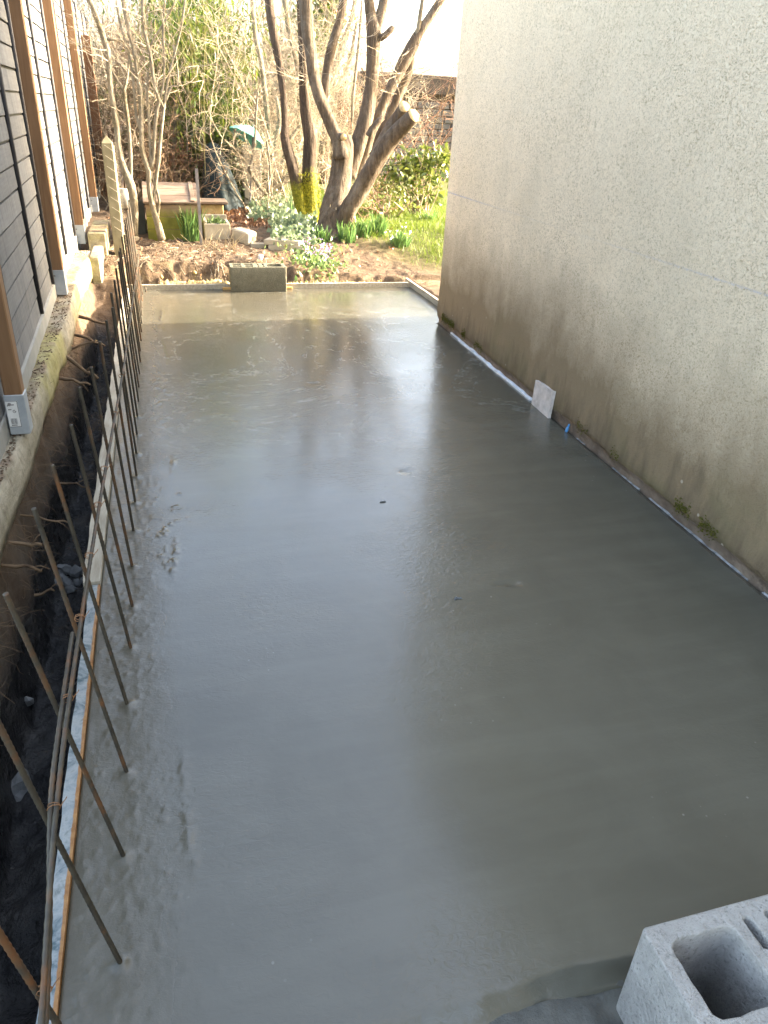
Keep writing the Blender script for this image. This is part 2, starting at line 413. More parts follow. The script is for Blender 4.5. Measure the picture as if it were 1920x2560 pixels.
MS = dict(
    slab=mat_slab(), roughcast=mat_roughcast(), soil=mat_ground(), plank=mat_plank(), rebar=mat_rebar(),
    post=mat_wood('larch_post', (.125, .062, .029), (.185, .099, .047), (.235, .134, .069)),
    oldpost=mat_wood('old_brown_post', (.10, .045, .022), (.19, .085, .04), (.27, .14, .07)),
    block=mat_block('pale_block_concrete', .86, (1.07, 1.0, .91)), darkblock=mat_block('dark_olive_block_concrete', .36, (1.04, 1., .74)),  # far block: same mix, darker and more olive
    paint=mat_formpaint(), footing=mat_footing(),
    rod=simple('dark_rod', (.018, .018, .022), (.045, .043, .045), 12, .6, spec=.35),
    plinth=simple('plinth_concrete', (.20, .205, .19), (.30, .30, .28), 5, .9, 60, .4, .004),
    galv=simple('galvanised_steel', (.26, .29, .31), (.36, .39, .41), 14, .45, 80, .05, .001, .5),
    white=simple('white_paper', (.62, .62, .60), (.72, .72, .70), 20, .6, bst=.05), black=simple('black_ink', (.02, .02, .02), (.04, .04, .04), 20, .6, bst=.05),
    board=simple('form_board', (.24, .21, .16), (.40, .37, .30), 4, .8, 40, .4, .004, stretch=(14, 1.5, 14)),
    oboard=simple('orange_form_board', (.42, .24, .08), (.55, .36, .15), 6, .8, 40, .3, .004, stretch=(2, 14, 14)),
    foam=simple('pinkish_foam', (.40, .345, .30), (.64, .565, .515), 16, .9, 90, .4, .004),
    pfoam=simple('white_foam', (.50, .52, .54), (.76, .78, .80), 30, .9, 120, .5, .003),
    dirtyfoam=simple('dirty_foam', (.10, .10, .095), (.42, .42, .41), 22, .9, 120, .5, .003),
    blue=simple('blue_plastic', (.03, .17, .36), (.05, .25, .48), 10, .4, bst=.1),
    pconc=simple('post_concrete', (.14, .122, .075), (.21, .188, .125), 9, .92, 90, .5, .004),
    wire=simple('fence_wire', (.45, .40, .30), (.58, .53, .42), 20, .5, bst=.1),
    stone=simple('paving_stone', (.25, .22, .165), (.40, .365, .29), 9, .9, 60, .5, .006),
    rubble=simple('grey_rubble', (.07, .077, .08), (.15, .155, .155), 16, .85, 50, .6, .008),
    clay=simple('yellow_clay', (.27, .19, .08), (.46, .36, .18), 12, .95, 40, .8, .01),
    clod=simple('soil_clod', (.07, .047, .03), (.19, .137, .094), 9, .95, 40, .8, .01),
    fibre=simple('root_fibre', (.07, .042, .024), (.16, .11, .065), 18, .9, 90, .5, .003), root=simple('root_bark', (.06, .036, .02), (.17, .115, .068), 18, .85, 90, .5, .003), cutwood=simple('cut_wood', (.36, .245, .11), (.56, .42, .22), 30, .7, bst=.2, bd=.003),
    bark=mat_bark('grey_brown_bark', (.05, .037, .027), (.15, .116, .085), (.19, .16, .125)),
    mossbark=mat_bark('mossy_bark', (.038, .027, .019), (.115, .085, .062), None, 3., .85),
    palebark=mat_bark('pale_hazel_bark', (.12, .10, .07), (.28, .25, .195), (.12, .10, .055), 9.),
    twig=mat_bark('dry_twig', (.25, .20, .14), (.48, .41, .31), None, 9.), browntwig=mat_bark('brown_twig', (.11, .07, .045), (.25, .175, .115), None, 9.),
    redtwig=mat_bark('reddish_twig', (.15, .075, .05), (.31, .185, .13), None, 9.),
    bamboo=leafmat('bamboo_leaf', (.03, .065, .006), (.16, .21, .03), .4, .45), culm=mat_bark('bamboo_culm', (.26, .24, .08), (.46, .42, .20), None, 4.),
    laurel=leafmat('laurel_leaf', (.05, .085, .012), (.20, .23, .05), .35, .3, .6), ivy=leafmat('ivy_leaf', (.012, .028, .006), (.09, .125, .025), .35, .25, .6),
    daff=leafmat('daffodil_leaf', (.06, .14, .045), (.15, .25, .07), .4, .35), grass=leafmat('grass_blade', (.075, .125, .014), (.17, .225, .035), .5, .45),
    herb=leafmat('herb_leaf', (.06, .12, .04), (.20, .28, .10), .45, .35), herbc=leafmat('grey_green_leaf', (.10, .16, .09), (.27, .34, .20), .5, .3),
    litter=leafmat('dead_leaf', (.11, .048, .022), (.27, .145, .08), .7, .2), redleaf=leafmat('red_leaf', (.42, .06, .035), (.50, .16, .08), .5, .3),
    drystem=leafmat('dry_stem', (.34, .27, .16), (.52, .43, .28), .7, .2), petal=leafmat('lilac_petal', (.42, .24, .50), (.62, .46, .70), .5, .4),
    algae=mat_algae(), lid=simple('lid_board', (.12, .085, .06), (.24, .18, .135), 4, .8, 30, .4, .004, stretch=(2, 14, 14)),
    metal=simple('dull_metal', (.10, .10, .11), (.22, .21, .21), 12, .5), tarp=mat_cloth(), pane=simple('dark_board', (.02, .025, .022), (.05, .055, .045), 10, .7),
    teal=simple('teal_fabric', (.09, .42, .38), (.16, .55, .50), 5, .6, bst=.1), moss=leafmat('moss_tuft', (.055, .058, .010), (.15, .135, .025), .9, .2, .1),
    wallstone=simple('grey_wall_stone', (.06, .06, .06), (.13, .13, .125), 5, .92, 30, .6, .02), coping=simple('brown_coping', (.03, .024, .02), (.065, .05, .04), 6, .9),
    beam=simple('weathered_beam', (.30, .19, .08), (.46, .33, .17), 5, .8), debris=simple('dried_paste', (.045, .044, .038), (.10, .096, .082), 12, .8, 40, .7, .01),
    rawbase=simple('raw_masonry_foot', (.12, .085, .06), (.27, .20, .145), 10, .95, 30, .9, .02),
    jar=simple('grey_pottery', (.24, .225, .19), (.38, .36, .31), 8, .8), red=simple('red_plastic', (.20, .012, .02), (.30, .02, .03), 8, .45),
)

# ------------------------------------------------------------------ the ground, one sheet with the excavated pit and trench in it
FX = -.345                                     # outer face of the long form
FENCE = [(-6, -.62), (1, -.63), (3, -.655), (5.5, -.735), (7.7, -.765), (10, -.785), (12, -.79), (16, -.80)]
def fence_x(y): return np.interp(y, [p[0] for p in FENCE], [p[1] for p in FENCE])
def height(x, y):
    x = np.asarray(x, float); y = np.asarray(y, float)
    n1 = fbm(x*1.1, y*1.1, 0, 3, 3); n2 = fbm(x*5, y*5, 0, 4, 9); n3 = fbm(x*19, y*19, 0, 3, 21)
    rgt = sst(.7, 2.1, x)
    front = .21-.15*rgt; back = .30-.02*rgt
    g = front+(back-front)*sst(7.5, 8.6, y)
    g = g + n1*.03 + n2*.03*sst(7.0, 7.4, y)*(1-.7*rgt) + n3*.02
    yb = 7.25+.09*fbm(x*2.3, x*0+4, 0, 3, 5)-.02*rgt
    bank = sst(yb-.06, yb+.16, y + .05*n2+.035*n3)
    pit = -.16+.05*n2
    inner = pit*(1-bank)+g*bank
    # right of the slab, behind the house
    side = sst(2.36, 2.42, x)
    inner = inner*(1-side)+np.maximum(inner, .02+.03*n2+0*x)*side
    # near end: old ground in front of the slab
    ap = 1-sst(.45, .60, y)
    inner = inner*(1-ap)+(-.045+.02*n2+.008*n3)*ap
    # trench on the left
    endt = sst(5.9, 7.1, y)
    bot = (-.44+.07*n2+.03*n3+.05*n1)*(1-endt)+(.10+.05*n2)*endt
    wall_x = -.635+.03*n2+.02*fbm(x*0+1, y*3.1, 0, 3, 31)
    soil = .15+.03*n2
    t = 1-sst(wall_x-.05, wall_x+.05, x)
    tr = bot*(1-t)+soil*t
    tl = 1-sst(FX-.012, FX+.002, x)
    past = sst(7.1, 7.45, y)
    tr = tr*(1-past)+g*past
    z = inner*(1-tl)+tr*tl
    back_f = 1-sst(-1.0, -.8, x)
    z = z*(1-back_f)+(.28+.02*n1)*back_f
    return z
def lines(segs):
    out = []
    for a, b, s in segs: out += list(np.arange(a, b-1e-6, s))
    return np.array(out+[segs[-1][1]])
gx = lines([(-60, -20, 8), (-20, -6, 2), (-6, -1.2, .4), (-1.2, -.66, .06), (-.66, -.33, .011), (-.33, 2.5, .03), (2.5, 4.5, .08), (4.5, 12, .5), (12, 60, 6)])
gy = lines([(-40, -8, 4), (-8, -1, .5), (-1, 0, .1), (0, 6.4, .028), (6.4, 8.6, .02), (8.6, 11, .05), (11, 16, .2), (16, 80, 4)])
GX, GY = np.meshgrid(gx, gy)
GZ = height(GX, GY)
nx, ny = len(gx), len(gy)
idx = np.arange(nx*ny).reshape(ny, nx)
q = np.stack([idx[:-1, :-1], idx[:-1, 1:], idx[1:, 1:], idx[1:, :-1]], -1).reshape(-1, 4)
cx = (GX[:-1, :-1]+GX[1:, 1:])/2; cy = (GY[:-1, :-1]+GY[1:, 1:])/2
keep = ~(((cx > -.25) & (cx < 2.25) & (cy > .8) & (cy < 6.9)))
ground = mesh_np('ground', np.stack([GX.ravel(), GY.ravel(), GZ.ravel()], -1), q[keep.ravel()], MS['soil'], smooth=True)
tag(ground, 'brown garden soil with the trench and the bank behind the slab', kind='structure')
def gz(x, y): return float(height(np.array([x]), np.array([y]))[0])
def G(px, py, z=.2):
    for k in range(14):
        p = PZ(px, py, z); z = .5*z+.5*gz(p.x, p.y)
    return Vector((p.x, p.y, gz(p.x, p.y)))

# ------------------------------------------------------------------ the wet slab
HC = Vector((2.146, 5.758, 0)); HD = Vector((.028, 1, 0)).normalized(); HN = Vector((1, -.028, 0)).normalized()
def house_x(y): return 2.146+.028*(y-5.758)
sx = np.concatenate([np.linspace(-.3155, .09, 72), np.linspace(.11, 2.335, 84)])
sy = np.concatenate([np.linspace(.66, 3, 360), np.linspace(3.015, 7.115, 260)])
SX, SY = np.meshgrid(sx, sy)
# pull the right edge to the house wall where there is one, and make the near edge ragged
limit = np.where(SY < 5.75, house_x(SY)-.004, 2.335)
SXX = np.where(SX > .11, .11+(SX-.11)*(limit-.11)/(2.335-.11), SX)
edge_y = .655+.012*fbm(SXX*6, SXX*0, 0, 4, 8)+.012*SXX
SYY = edge_y+(SY-.66)*(7.115-edge_y)/(7.115-.66)
e = 1-sst(-.25, -.03, SXX+.06*fbm(SXX*3, SYY*2.2, 0, 3, 12))
SZ = .0016*fbm(SXX*1.7, SYY*1.7, 0, 3, 1) + e*(.0018*fbm(SXX*14, SYY*7, 0, 4, 2)+.0040*np.maximum(fbm(SXX*60, SYY*48, 0, 3, 4)-.1, 0))
ridge = np.exp(-((SXX-(-.055+.03*fbm(SYY*3, SYY*0, 0, 4, 14)))/.012)**2)*np.clip(fbm(SYY*2.4, SYY*0+3, 0, 3, 15)*2+.1, 0, 1)*(.0035+.006*fbm(SXX*75, SYY*60, 0, 3, 19))
SZ = SZ + ridge
lump = np.exp(-((SXX-(-.09+.05*fbm(SYY*2, SYY*0, 0, 3, 24)))/.07)**2)
SZ = SZ + lump*.006*np.clip(fbm(SXX*42, SYY*34, 0, 3, 25)-.28, 0, 1)*np.clip(fbm(SYY*1.5, SYY*0, 0, 2, 26)*2+.5, 0, 1)*2
for by_ in [.69, .937, 1.183, 1.429, 1.677, 1.932, 2.156, 2.409, 2.675, 2.919, 3.179, 3.43, 3.68, 3.93]:
    rr_ = np.hypot(SXX+.208, (SYY-by_)*1.0)
    SZ = SZ + .006*np.exp(-(rr_/.016)**2)*(1+.9*fbm(SXX*70, SYY*70, 0, 2, 28))
SZ = np.minimum(SZ, .012)
SZ = SZ*sst(-.3155, -.29, SXX)
SZ = SZ-.03*(1-sst(0, .05, SYY-edge_y+.015*fbm(SXX*9, SYY*9, 0, 3, 17)))
# a few small marks: footprints of a bird, pock marks
for (mx, my, mr, md) in [(1.02, 3.02, .02, -.007), (1.13, 2.02, .018, -.008), (1.085, 2.03, .013, -.006), (.82, 4.35, .02, -.004)]:
    SZ = SZ + md*np.exp(-(((SXX-mx)/mr)**2+((SYY-my)/mr)**2))*(1+.8*fbm(SXX*60, SYY*60, 0, 2, 18))
ny2, nx2 = SXX.shape
ii = np.arange(nx2*ny2).reshape(ny2, nx2)
qf = np.stack([ii[:-1, :-1], ii[:-1, 1:], ii[1:, 1:], ii[1:, :-1]], -1).reshape(-1, 4)
V = np.stack([SXX.ravel(), SYY.ravel(), SZ.ravel()], -1)
rim = np.concatenate([ii[0, :], ii[1:, -1], ii[-1, -2::-1], ii[-2:0:-1, 0]])
low = V[rim].copy(); low[:, 2] = -.14; nb = len(V); V = np.concatenate([V, low])
k = len(rim); a = np.arange(k)
skirt = np.stack([rim, nb+a, nb+(a+1) % k, rim[(a+1) % k]], -1)
slab = mesh_np('concrete_slab', V, np.concatenate([qf, skirt]), MS['slab'], smooth=True)
tag(slab, 'freshly poured wet grey concrete slab', kind='structure')

# paste and crumbs dried on the old ground in front of the slab
ax, ay = np.meshgrid(np.linspace(-.3, 2.0, 150), np.linspace(.40, .675, 26))
az = -.032+.016*fbm(ax*7, ay*7, 0, 4, 41)+.01*fbm(ax*25, ay*25, 0, 3, 42)
ai = np.arange(ax.size).reshape(ax.shape)
ap = mesh_np('concrete_apron', np.stack([ax.ravel(), ay.ravel(), az.ravel()], -1), np.stack([ai[:-1, :-1], ai[:-1, 1:], ai[1:, 1:], ai[1:, :-1]], -1).reshape(-1, 4), MS['debris'], smooth=True)
tag(ap, 'rough dried concrete paste in front of the slab', kind='structure')

# ------------------------------------------------------------------ house
house = thing('house', 'house with a dirty beige roughcast side wall standing beside the wet slab', 'house', HC)
def hp(a, n, z): p = HC-HD*a+HN*n; return (p.x, p.y, z)
HL, HW, HH = 9.5, 7.0, 4.6
mb = MB()
def slabwall(n, z0, z1, la, lb, na=200, nz=2):
    pass
# rendered skin: side wall, end walls and back, standing on the foot
mb.add([hp(0, 0, .075), hp(HL, 0, .075), hp(HL, HW, .075), hp(0, HW, .075), hp(0, 0, HH), hp(HL, 0, HH), hp(HL, HW, HH), hp(0, HW, HH)],
       [(0, 1, 5, 4), (1, 2, 6, 5), (2, 3, 7, 6), (3, 0, 4, 7), (4, 5, 6, 7)])
mb.build('wall', MS['roughcast'], house)
mb = MB(); mb.add([hp(-.003, .32, -.1), hp(-.003, HW-.5, -.1), hp(-.22, HW-.5, -.1), hp(-.22, .32, -.1), hp(-.003, .32, HH-.1), hp(-.003, HW-.5, HH-.1), hp(-.22, HW-.5, HH-.1), hp(-.22, .32, HH-.1)], [(0,1,2,3), (7,6,5,4), (0,3,7,4), (3,2,6,7), (2,1,5,6), (1,0,4,5)])
mb.build('added_shadow_wing', MS['roughcast'], house)  # unseen set-back, added to throw the straight shadow edge across the slab
# ragged lower lip of the render and the raw foot below it
na = 420; A = np.linspace(-.0, HL, na)
rows = [(-.004, .30), (-.005, .14), (-.009, .085), (-.006, .058), (.006, .045), (.012, .02), (.012, -.06)]
vv = []; ff = []
for r_, (n_, z_) in enumerate(rows):
    jz = .012*fbm(A*7, A*0+r_*.3, 0, 4, 50)*(1 if 1 < r_ < 6 else 0); jn = .006*fbm(A*14, A*0+r_, 0, 4, 55)*(0 if r_ == 0 else 1)
    for a_, b_, c_ in zip(A, jn, jz): vv.append(hp(a_, min(n_+b_, .012) if r_ else -.001, z_+c_))
ia = np.arange(len(vv)).reshape(len(rows), na)
fq = np.stack([ia[:-1, :-1], ia[1:, :-1], ia[1:, 1:], ia[:-1, 1:]], -1).reshape(-1, 4)
mi = np.repeat([0, 0, 0, 1, 1, 1], na-1)
mesh_np('wall_foot', np.array(vv), fq, [MS['roughcast'], MS['rawbase']], house, True, mi)
# moss on the ledge of the foot
mv = []; mf = []
for (a0, a1, dens) in [(.15, .75, 150), (.9, 1.15, 30), (1.55, 1.95, 90), (2.5, 3.1, 60), (3.05, 4.3, 300), (4.3, 5.2, 60)]:
    for k in range(dens*5):
        a_ = rng.uniform(a0, a1)
        if vnoise(a_*3.1, 1., 0., 57)+.6*vnoise(a_*9, 2., 0., 58) < .05: continue
        p = Vector(hp(a_, -.012-rng.random()*.006, .07+rng.gauss(0, .016)+.02*rng.random()))
        for j in range(5):
            d = Vector((rng.gauss(-.4, 1), rng.gauss(0, 1), rng.gauss(.3, 1))).normalized(); s_ = d.orthogonal().normalized()
            b_ = len(mv); L = rng.uniform(.003, .009)
            mv += [p-s_*.0018, p+s_*.0018, p+d*L]; mf.append((b_, b_+1, b_+2))
o = mesh_np('moss', np.array([tuple(p) for p in mv]), np.array(mf), MS['moss'], house); o['kind'] = 'stuff'

# white foam joint strip between slab and wall
joint = thing('joint_strip', 'thin white foam joint strip between the wet slab and the house wall', 'foam strip', hp(2, -.01, 0))
mb = MB(); pts = np.linspace(.35, 4.9, 260)
def flush():
    global mb
    if mb.v: mb.build('strip_piece', MS['pfoam'] if mb.v[0][1] > 3.6 else MS['dirtyfoam'], joint)
    mb = MB()
def strip(a):
    w = .012+.004*vnoise(a*9, 0., 0., 64) if .55 < a < 1.9 else -.0015+.004*max(0, vnoise(a*11, 0., 0., 60))
    return w
for i in range(len(pts)-1):
    a0, a1 = pts[i], pts[i+1]
    if (a0 > 1.93 and vnoise(a0*13, 3., 0., 61) < .08) or (a0 < .55 and vnoise(a0*14, 3., 0., 61) < .1): flush(); continue
    w0, w1 = strip(a0), strip(a1); z = .009 if a0 < 1.9 else -.001
    t0 = z+.0045*vnoise(a0*17, 1., 0., 62); t1 = z+.0045*vnoise(a1*17, 1., 0., 62)
    lo0, lo1 = -.003-w0, -.003-w1
    mb.add([hp(a0, lo0, -.02), hp(a1, lo1, -.02), hp(a1, .01, -.02), hp(a0, .01, -.02), hp(a0, lo0, t0), hp(a1, lo1, t1), hp(a1, .01, t1), hp(a0, .01, t0)],
           [(0,1,2,3), (4,7,6,5), (0,4,5,1), (1,5,6,2), (2,6,7,3), (3,7,4,0)])
flush()

# pinkish foam board standing on the slab against the wall
B0, B1 = Vector((2.064, 3.80, .0)), Vector((2.052, 3.56, .0))
lean = Vector((.005, 0, .15)); th = Vector((.020, 0, -.003)); up = lean
mb = MB(); nn = 8
front = [B0, B1, B1+up+Vector((0, 0, .012)), B0+up]
corner = [p for p in front]
vb = []
for i in range(nn+1):
    for j in range(nn+1):
        s_, t_ = i/nn, j/nn
        p = (front[0]*(1-s_)+front[1]*s_)*(1-t_)+(front[3]*(1-s_)+front[2]*s_)*t_
        edge_ = (i in (0, nn)) or (j in (0, nn))
        vb.append(p+Vector((rng.uniform(0, .002), rng.uniform(-.003, .003)*edge_, rng.uniform(-.003, .003)*(j == nn))))
nbk = len(vb); vb += [p+th for p in vb]
fb = []
W_ = nn+1
for i in range(nn):
    for j in range(nn):
        a_ = i*W_+j; fb += [(a_, a_+1, a_+W_+1, a_+W_), (nbk+a_, nbk+a_+W_, nbk+a_+W_+1, nbk+a_+1)]
for i in range(nn):
    for (a_, b_) in ((i*W_, (i+1)*W_), ((i+1)*W_+nn, i*W_+nn), (i+1, i), (nn*W_+i, nn*W_+i+1)): fb.append((a_, b_, nbk+b_, nbk+a_))
mb.add(vb, fb)
tag(mb.build('foam_board', MS['foam']), 'small pinkish white foam board leaning on the house wall at the slab edge', 'foam board')
mb = MB(); p = PZ(1417, 1076, .01); p = Vector((house_x(p.y)-.022, p.y, 0))
mb.bevbox((p.x-.005, p.y-.010, .0), (p.x+.005, p.y+.010, .03), .003, mat=Matrix.Translation(p) @ Matrix.Rotation(.3, 4, 'Y') @ Matrix.Translation(-p))
mb.bevbox((p.x-.004, p.y-.004, .028), (p.x+.004, p.y+.006, .048), .002, mat=Matrix.Translation(p) @ Matrix.Rotation(.3, 4, 'Y') @ Matrix.Translation(-p))
tag(mb.build('plastic_wedge', MS['blue']), 'tiny blue plastic wedge between the slab and the house wall', 'wedge')

for px, py, lab in [(958, 1256, 'tiny dark mortar crumb in the middle of the bright slab sheen'), (1145, 1497, 'small dark cluster of mortar crumbs on the duller side of the slab')]:
    p = PZ(px, py, 0); mb = MB()
    for k in range(4):
        c_ = p+Vector((k*.006-.01, rng.gauss(0, .003), .001)); r_ = rng.uniform(.0045, .007)
        mb.tube([c_-Vector((r_, 0, .002)), c_+Vector((0, 0, .003)), c_+Vector((r_, rng.uniform(-.004, .004), -.002))], [r_*.3, r_*.6, r_*.3], 6)
    tag(mb.build('mortar_crumb', MS['rubble'], smooth=True), lab, 'crumb')
# ------------------------------------------------------------------ formwork
mb = MB()
def beam_along_y(mb, x0, x1, y0, y1, z0, z1, n=40, jit=.002):
    ys = np.linspace(y0, y1, n); v = []; f = []
    for i, y in enumerate(ys):
        j = lambda: rng.uniform(-jit, jit)
        v += [(x0+j(), y, z0), (x1+j()*.3, y, z0), (x1+j()*.3, y, z1+j()*.5), (x0+j(), y, z1+j()*.5)]
    for i in range(n-1):
        for k in range(4): f.append((i*4+k, i*4+(k+1) % 4, i*4+4+(k+1) % 4, i*4+4+k))
    f += [(3, 2, 1, 0), tuple(4*(n-1)+k for k in range(4))]
    mb.add(v, f)
beam_along_y(mb, -.352, -.3165, -.6, 2.30, -.30, .012, 60)
tag(mb.build('form_beam', MS['paint']), 'long form beam with worn bluish white paint and a rusty edge beside the trench', 'form beam')
mb = MB(); beam_along_y(mb, -.375, -.3165, 2.305, 7.12, -.26, .022, 60, .003)
tag(mb.build('form_board', MS['board']), 'pale wooden form board running along the trench to the far slab corner', 'form board')
def beam_along_x(mb, x0, x1, y0, y1, z0, z1, n=30, jit=.002):
    xs = np.linspace(x0, x1, n); v = []; f = []
    for x in xs:
        j = lambda: rng.uniform(-jit, jit)
        v += [(x, y0+j()*.3, z0), (x, y1+j(), z0), (x, y1+j(), z1+j()), (x, y0+j()*.3, z1+j())]
    for i in range(n-1):
        for k in range(4): f.append((i*4+k, i*4+4+k, i*4+4+(k+1) % 4, i*4+(k+1) % 4))
    f += [(0, 1, 2, 3), tuple(4*(n-1)+k for k in range(3, -1, -1))]
    mb.add(v, f)
mb = MB(); beam_along_x(mb, -.37, 2.32, 7.117, 7.145, -.2, .045)
tag(mb.build('form_board', [MS['board']]), 'pale wooden form board closing the far end of the slab below the soil bank', 'form board')
mb = MB(); beam_along_y(mb, 2.337, 2.362, 5.80, 7.30, -.2, .055, 20)
tag(mb.build('form_board', MS['board']), 'short wooden form board running from the far slab corner to the house', 'form board')
mb = MB(); p = Vector((.9, 7.06, 0))
mb.bevbox((.50, 7.085, .0), (1.15, 7.113, .022), .003)
tag(mb.build('wood_batten', MS['oboard']), 'orange wooden batten behind the concrete block at the slab end', 'batten')

# ------------------------------------------------------------------ starter bars
def ribbed(mb, pts, r, pitch, n=8):
    P_ = resample([(Vector(p), r) for p in pts], pitch)
    mb.tube([q_[0] for q_ in P_], [r*(1.13 if i % 2 else .95) for i in range(len(P_))], n)
mb = MB(); ribbed(mb, [(0, 0, -.05), (-.001, 0, .3), (0, 0, .77)], .0050, .006)
bar0 = mb.build('steel_bar', MS['rebar'], smooth=True)
BG = 'steel starter bars standing along the slab edge'
ordn = ['first', 'second', 'third', 'fourth', 'fifth', 'sixth', 'seventh', 'eighth', 'ninth', 'tenth', 'eleventh', 'twelfth', 'thirteenth', 'fourteenth', 'fifteenth']
base_y = [.69, .937, 1.183, 1.429, 1.677, 1.932, 2.156, 2.409, 2.675, 2.919, 3.179, 3.43]+[3.68+.25*k for k in range(14)]
for i, y in enumerate(base_y):
    o = bar0 if i == 0 else bar0.copy()
    if i: COL.objects.link(o)
    o.location = (-.21+rng.uniform(-.004, .004), y, -.0)
    L = math.atan2(float(np.interp(y, [.7, 1.2, 1.7, 2.16, 2.67, 3, 7], [.115, .105, .08, .053, .026, .017, .024]))+rng.uniform(-.006, .006), .77)
    o.rotation_euler = (rng.uniform(-.02, .02), -L, 0); o.scale = (1, 1, 1+rng.uniform(-.03, .02))
    if i < len(ordn): lab = f'rusty ribbed steel bar leaning from the slab edge, {ordn[i]} from the camera end'
    else: lab = f'crowded steel bar near the far form board, {ordn[len(base_y)-1-i]} from the sunlit slab end'
    tag(o, lab, 'steel bar', BG)
def lb_pt(y, off=0.):
    z = float(np.interp(y, LBY, LBZ)); x = float(np.interp(y, LBY, LBX))
    return Vector((x-off*.013, y, z-off*.001))
LBY, LBZ, LBX = (.2, .67, .945, 1.32, 1.85, 2.2, 3.08, 4.65, 6.3, 7.1), (.33, .37, .47, .49, .51, .52, .48, .42, .36, .34), (-.257, -.255, -.253, -.249, -.236, -.226, -.215, -.21, -.206, -.205)
mb = MB(); ribbed(mb, [lb_pt(y) for y in (.1, .5, .94, 1.43, 1.93, 2.5, 3.2, 4.1, 5, 5.9, 6.95)], .0045, .010)
lb = mb.build('steel_bar', MS['rebar'], smooth=True)
tag(lb, 'long ribbed steel bar tied lengthwise across all the leaning starter bars', 'steel bar')
wm = simple('rusty_tie_wire', (.14, .065, .028), (.28, .13, .055), 30, .7)
for i, y in enumerate(base_y):
    if i % 2 == 0 or i < 6:
        mb = MB(); c_ = lb_pt(y)-Vector((.004, 0, 0)); pp = []
        for k in range(17):
            a_ = k/16*2*math.pi*2; pp.append(c_+Vector((math.cos(a_)*.0105, .004*math.sin(a_*.5), math.sin(a_)*.008)))
        pp += [c_+Vector((.014, .003, .004)), c_+Vector((.019, .006, .008)), c_+Vector((.021, .006, .012))]
        mb.tube(pp, .0009, 4); mb.build('tie_wire', wm, lb)
mb = MB(); ribbed(mb, [lb_pt(y, o_) for y, o_ in ((.55, -.4), (.75, .1), (.95, .75), (1.15, 1.), (1.38, 1.05))], .0045, .010)
lb2 = mb.build('steel_bar', MS['rebar'], smooth=True)
tag(lb2, 'short lap bar lying against the long tied bar at its camera end', 'steel bar')
for k, (px, py) in enumerate([(353, 731), (364, 730)]):
    p = PZ(px, py, 0); mb = MB(); mb.tube([(p.x, p.y, -.03), (p.x+.003, p.y, (.075, .045)[k])], .006, 6)
    tag(mb.build('steel_peg', MS['rebar'], smooth=True), ['taller rusty steel peg stub at the far slab corner, nearer the steel bars', 'shorter rusty steel peg stub at the far slab corner'][k], 'steel peg', 'peg stubs at the far slab corner')

# ------------------------------------------------------------------ concrete blocks
def block(name, mat, label, loc, L, D, H, mirror=False, jit=.0015):
    cu = bpy.data.curves.new(name, 'CURVE'); cu.dimensions = '2D'; cu.fill_mode = 'BOTH'; cu.extrude = H/2-.003; cu.bevel_depth = .003; cu.bevel_resolution = 1
    def spline(pts):
        s_ = cu.splines.new('POLY'); s_.points.add(len(pts)-1); s_.use_cyclic_u = True
        for q_, p in zip(s_.points, pts): q_.co = (p[0], p[1], 0, 1)
    def rrect(x0, y0, x1, y1, r, step=.02):
        out = []
        jt = .0002 if x1-x0 > .4 else jit
        for (cx_, cy_, a0) in ((x1-r, y1-r, 0), (x0+r, y1-r, 90), (x0+r, y0+r, 180), (x1-r, y0+r, 270)):
            for k in range(5):
                a_ = R(a0+22.5*k); out.append((cx_+r*math.cos(a_), cy_+r*math.sin(a_)))
        fin = []
        for i, p in enumerate(out):
            q_ = out[(i+1) % len(out)]; d = math.dist(p, q_); n = max(1, int(d/step))
            for k in range(n): fin.append((p[0]+(q_[0]-p[0])*k/n+rng.uniform(-jt, jt), p[1]+(q_[1]-p[1])*k/n+rng.uniform(-jt, jt)))
        return fin
    fx = (lambda x: L-x) if mirror else (lambda x: x)
    spline(rrect(0, 0, L, D, .006))
    def hole(x0, x1, y0, y1, r):
        a_, b_ = sorted((fx(x0), fx(x1))); spline(rrect(a_, y0, b_, y1, r))
    hole(.334, .474, .028, D-.028, .022)
    h = (D-.066)/2
    for (x0, x1, r) in ((.022, .105, .008), (.130, .212, .008), (.245, .267, .009), (.292, .314, .009)):
        hole(x0, x1, .022, .022+h, r); hole(x0, x1, D-.022-h, D-.022, r)
    tmp = bpy.data.objects.new('tmp', cu); COL.objects.link(tmp)
    dg = bpy.context.evaluated_depsgraph_get(); me = bpy.data.meshes.new_from_object(tmp.evaluated_get(dg))
    bpy.data.objects.remove(tmp); me.name = name
    for v in me.vertices: v.co.z += H/2
    me.materials.clear(); me.materials.append(mat)
    o = bpy.data.objects.new(name, me); o.location = loc; COL.objects.link(o)
    return tag(o, label, 'concrete block')
block('concrete_block', MS['block'], 'pale dry hollow concrete block with a big square hole at the near slab end', (.713, .425, .0), .5, .195, .25, True)
o = block('concrete_block', MS['darkblock'], 'dark brown hollow concrete block standing on the sunlit far end of the slab', (.572, 6.99, .0), .505, .2, .222)
o.rotation_euler.z = R(-1.5)

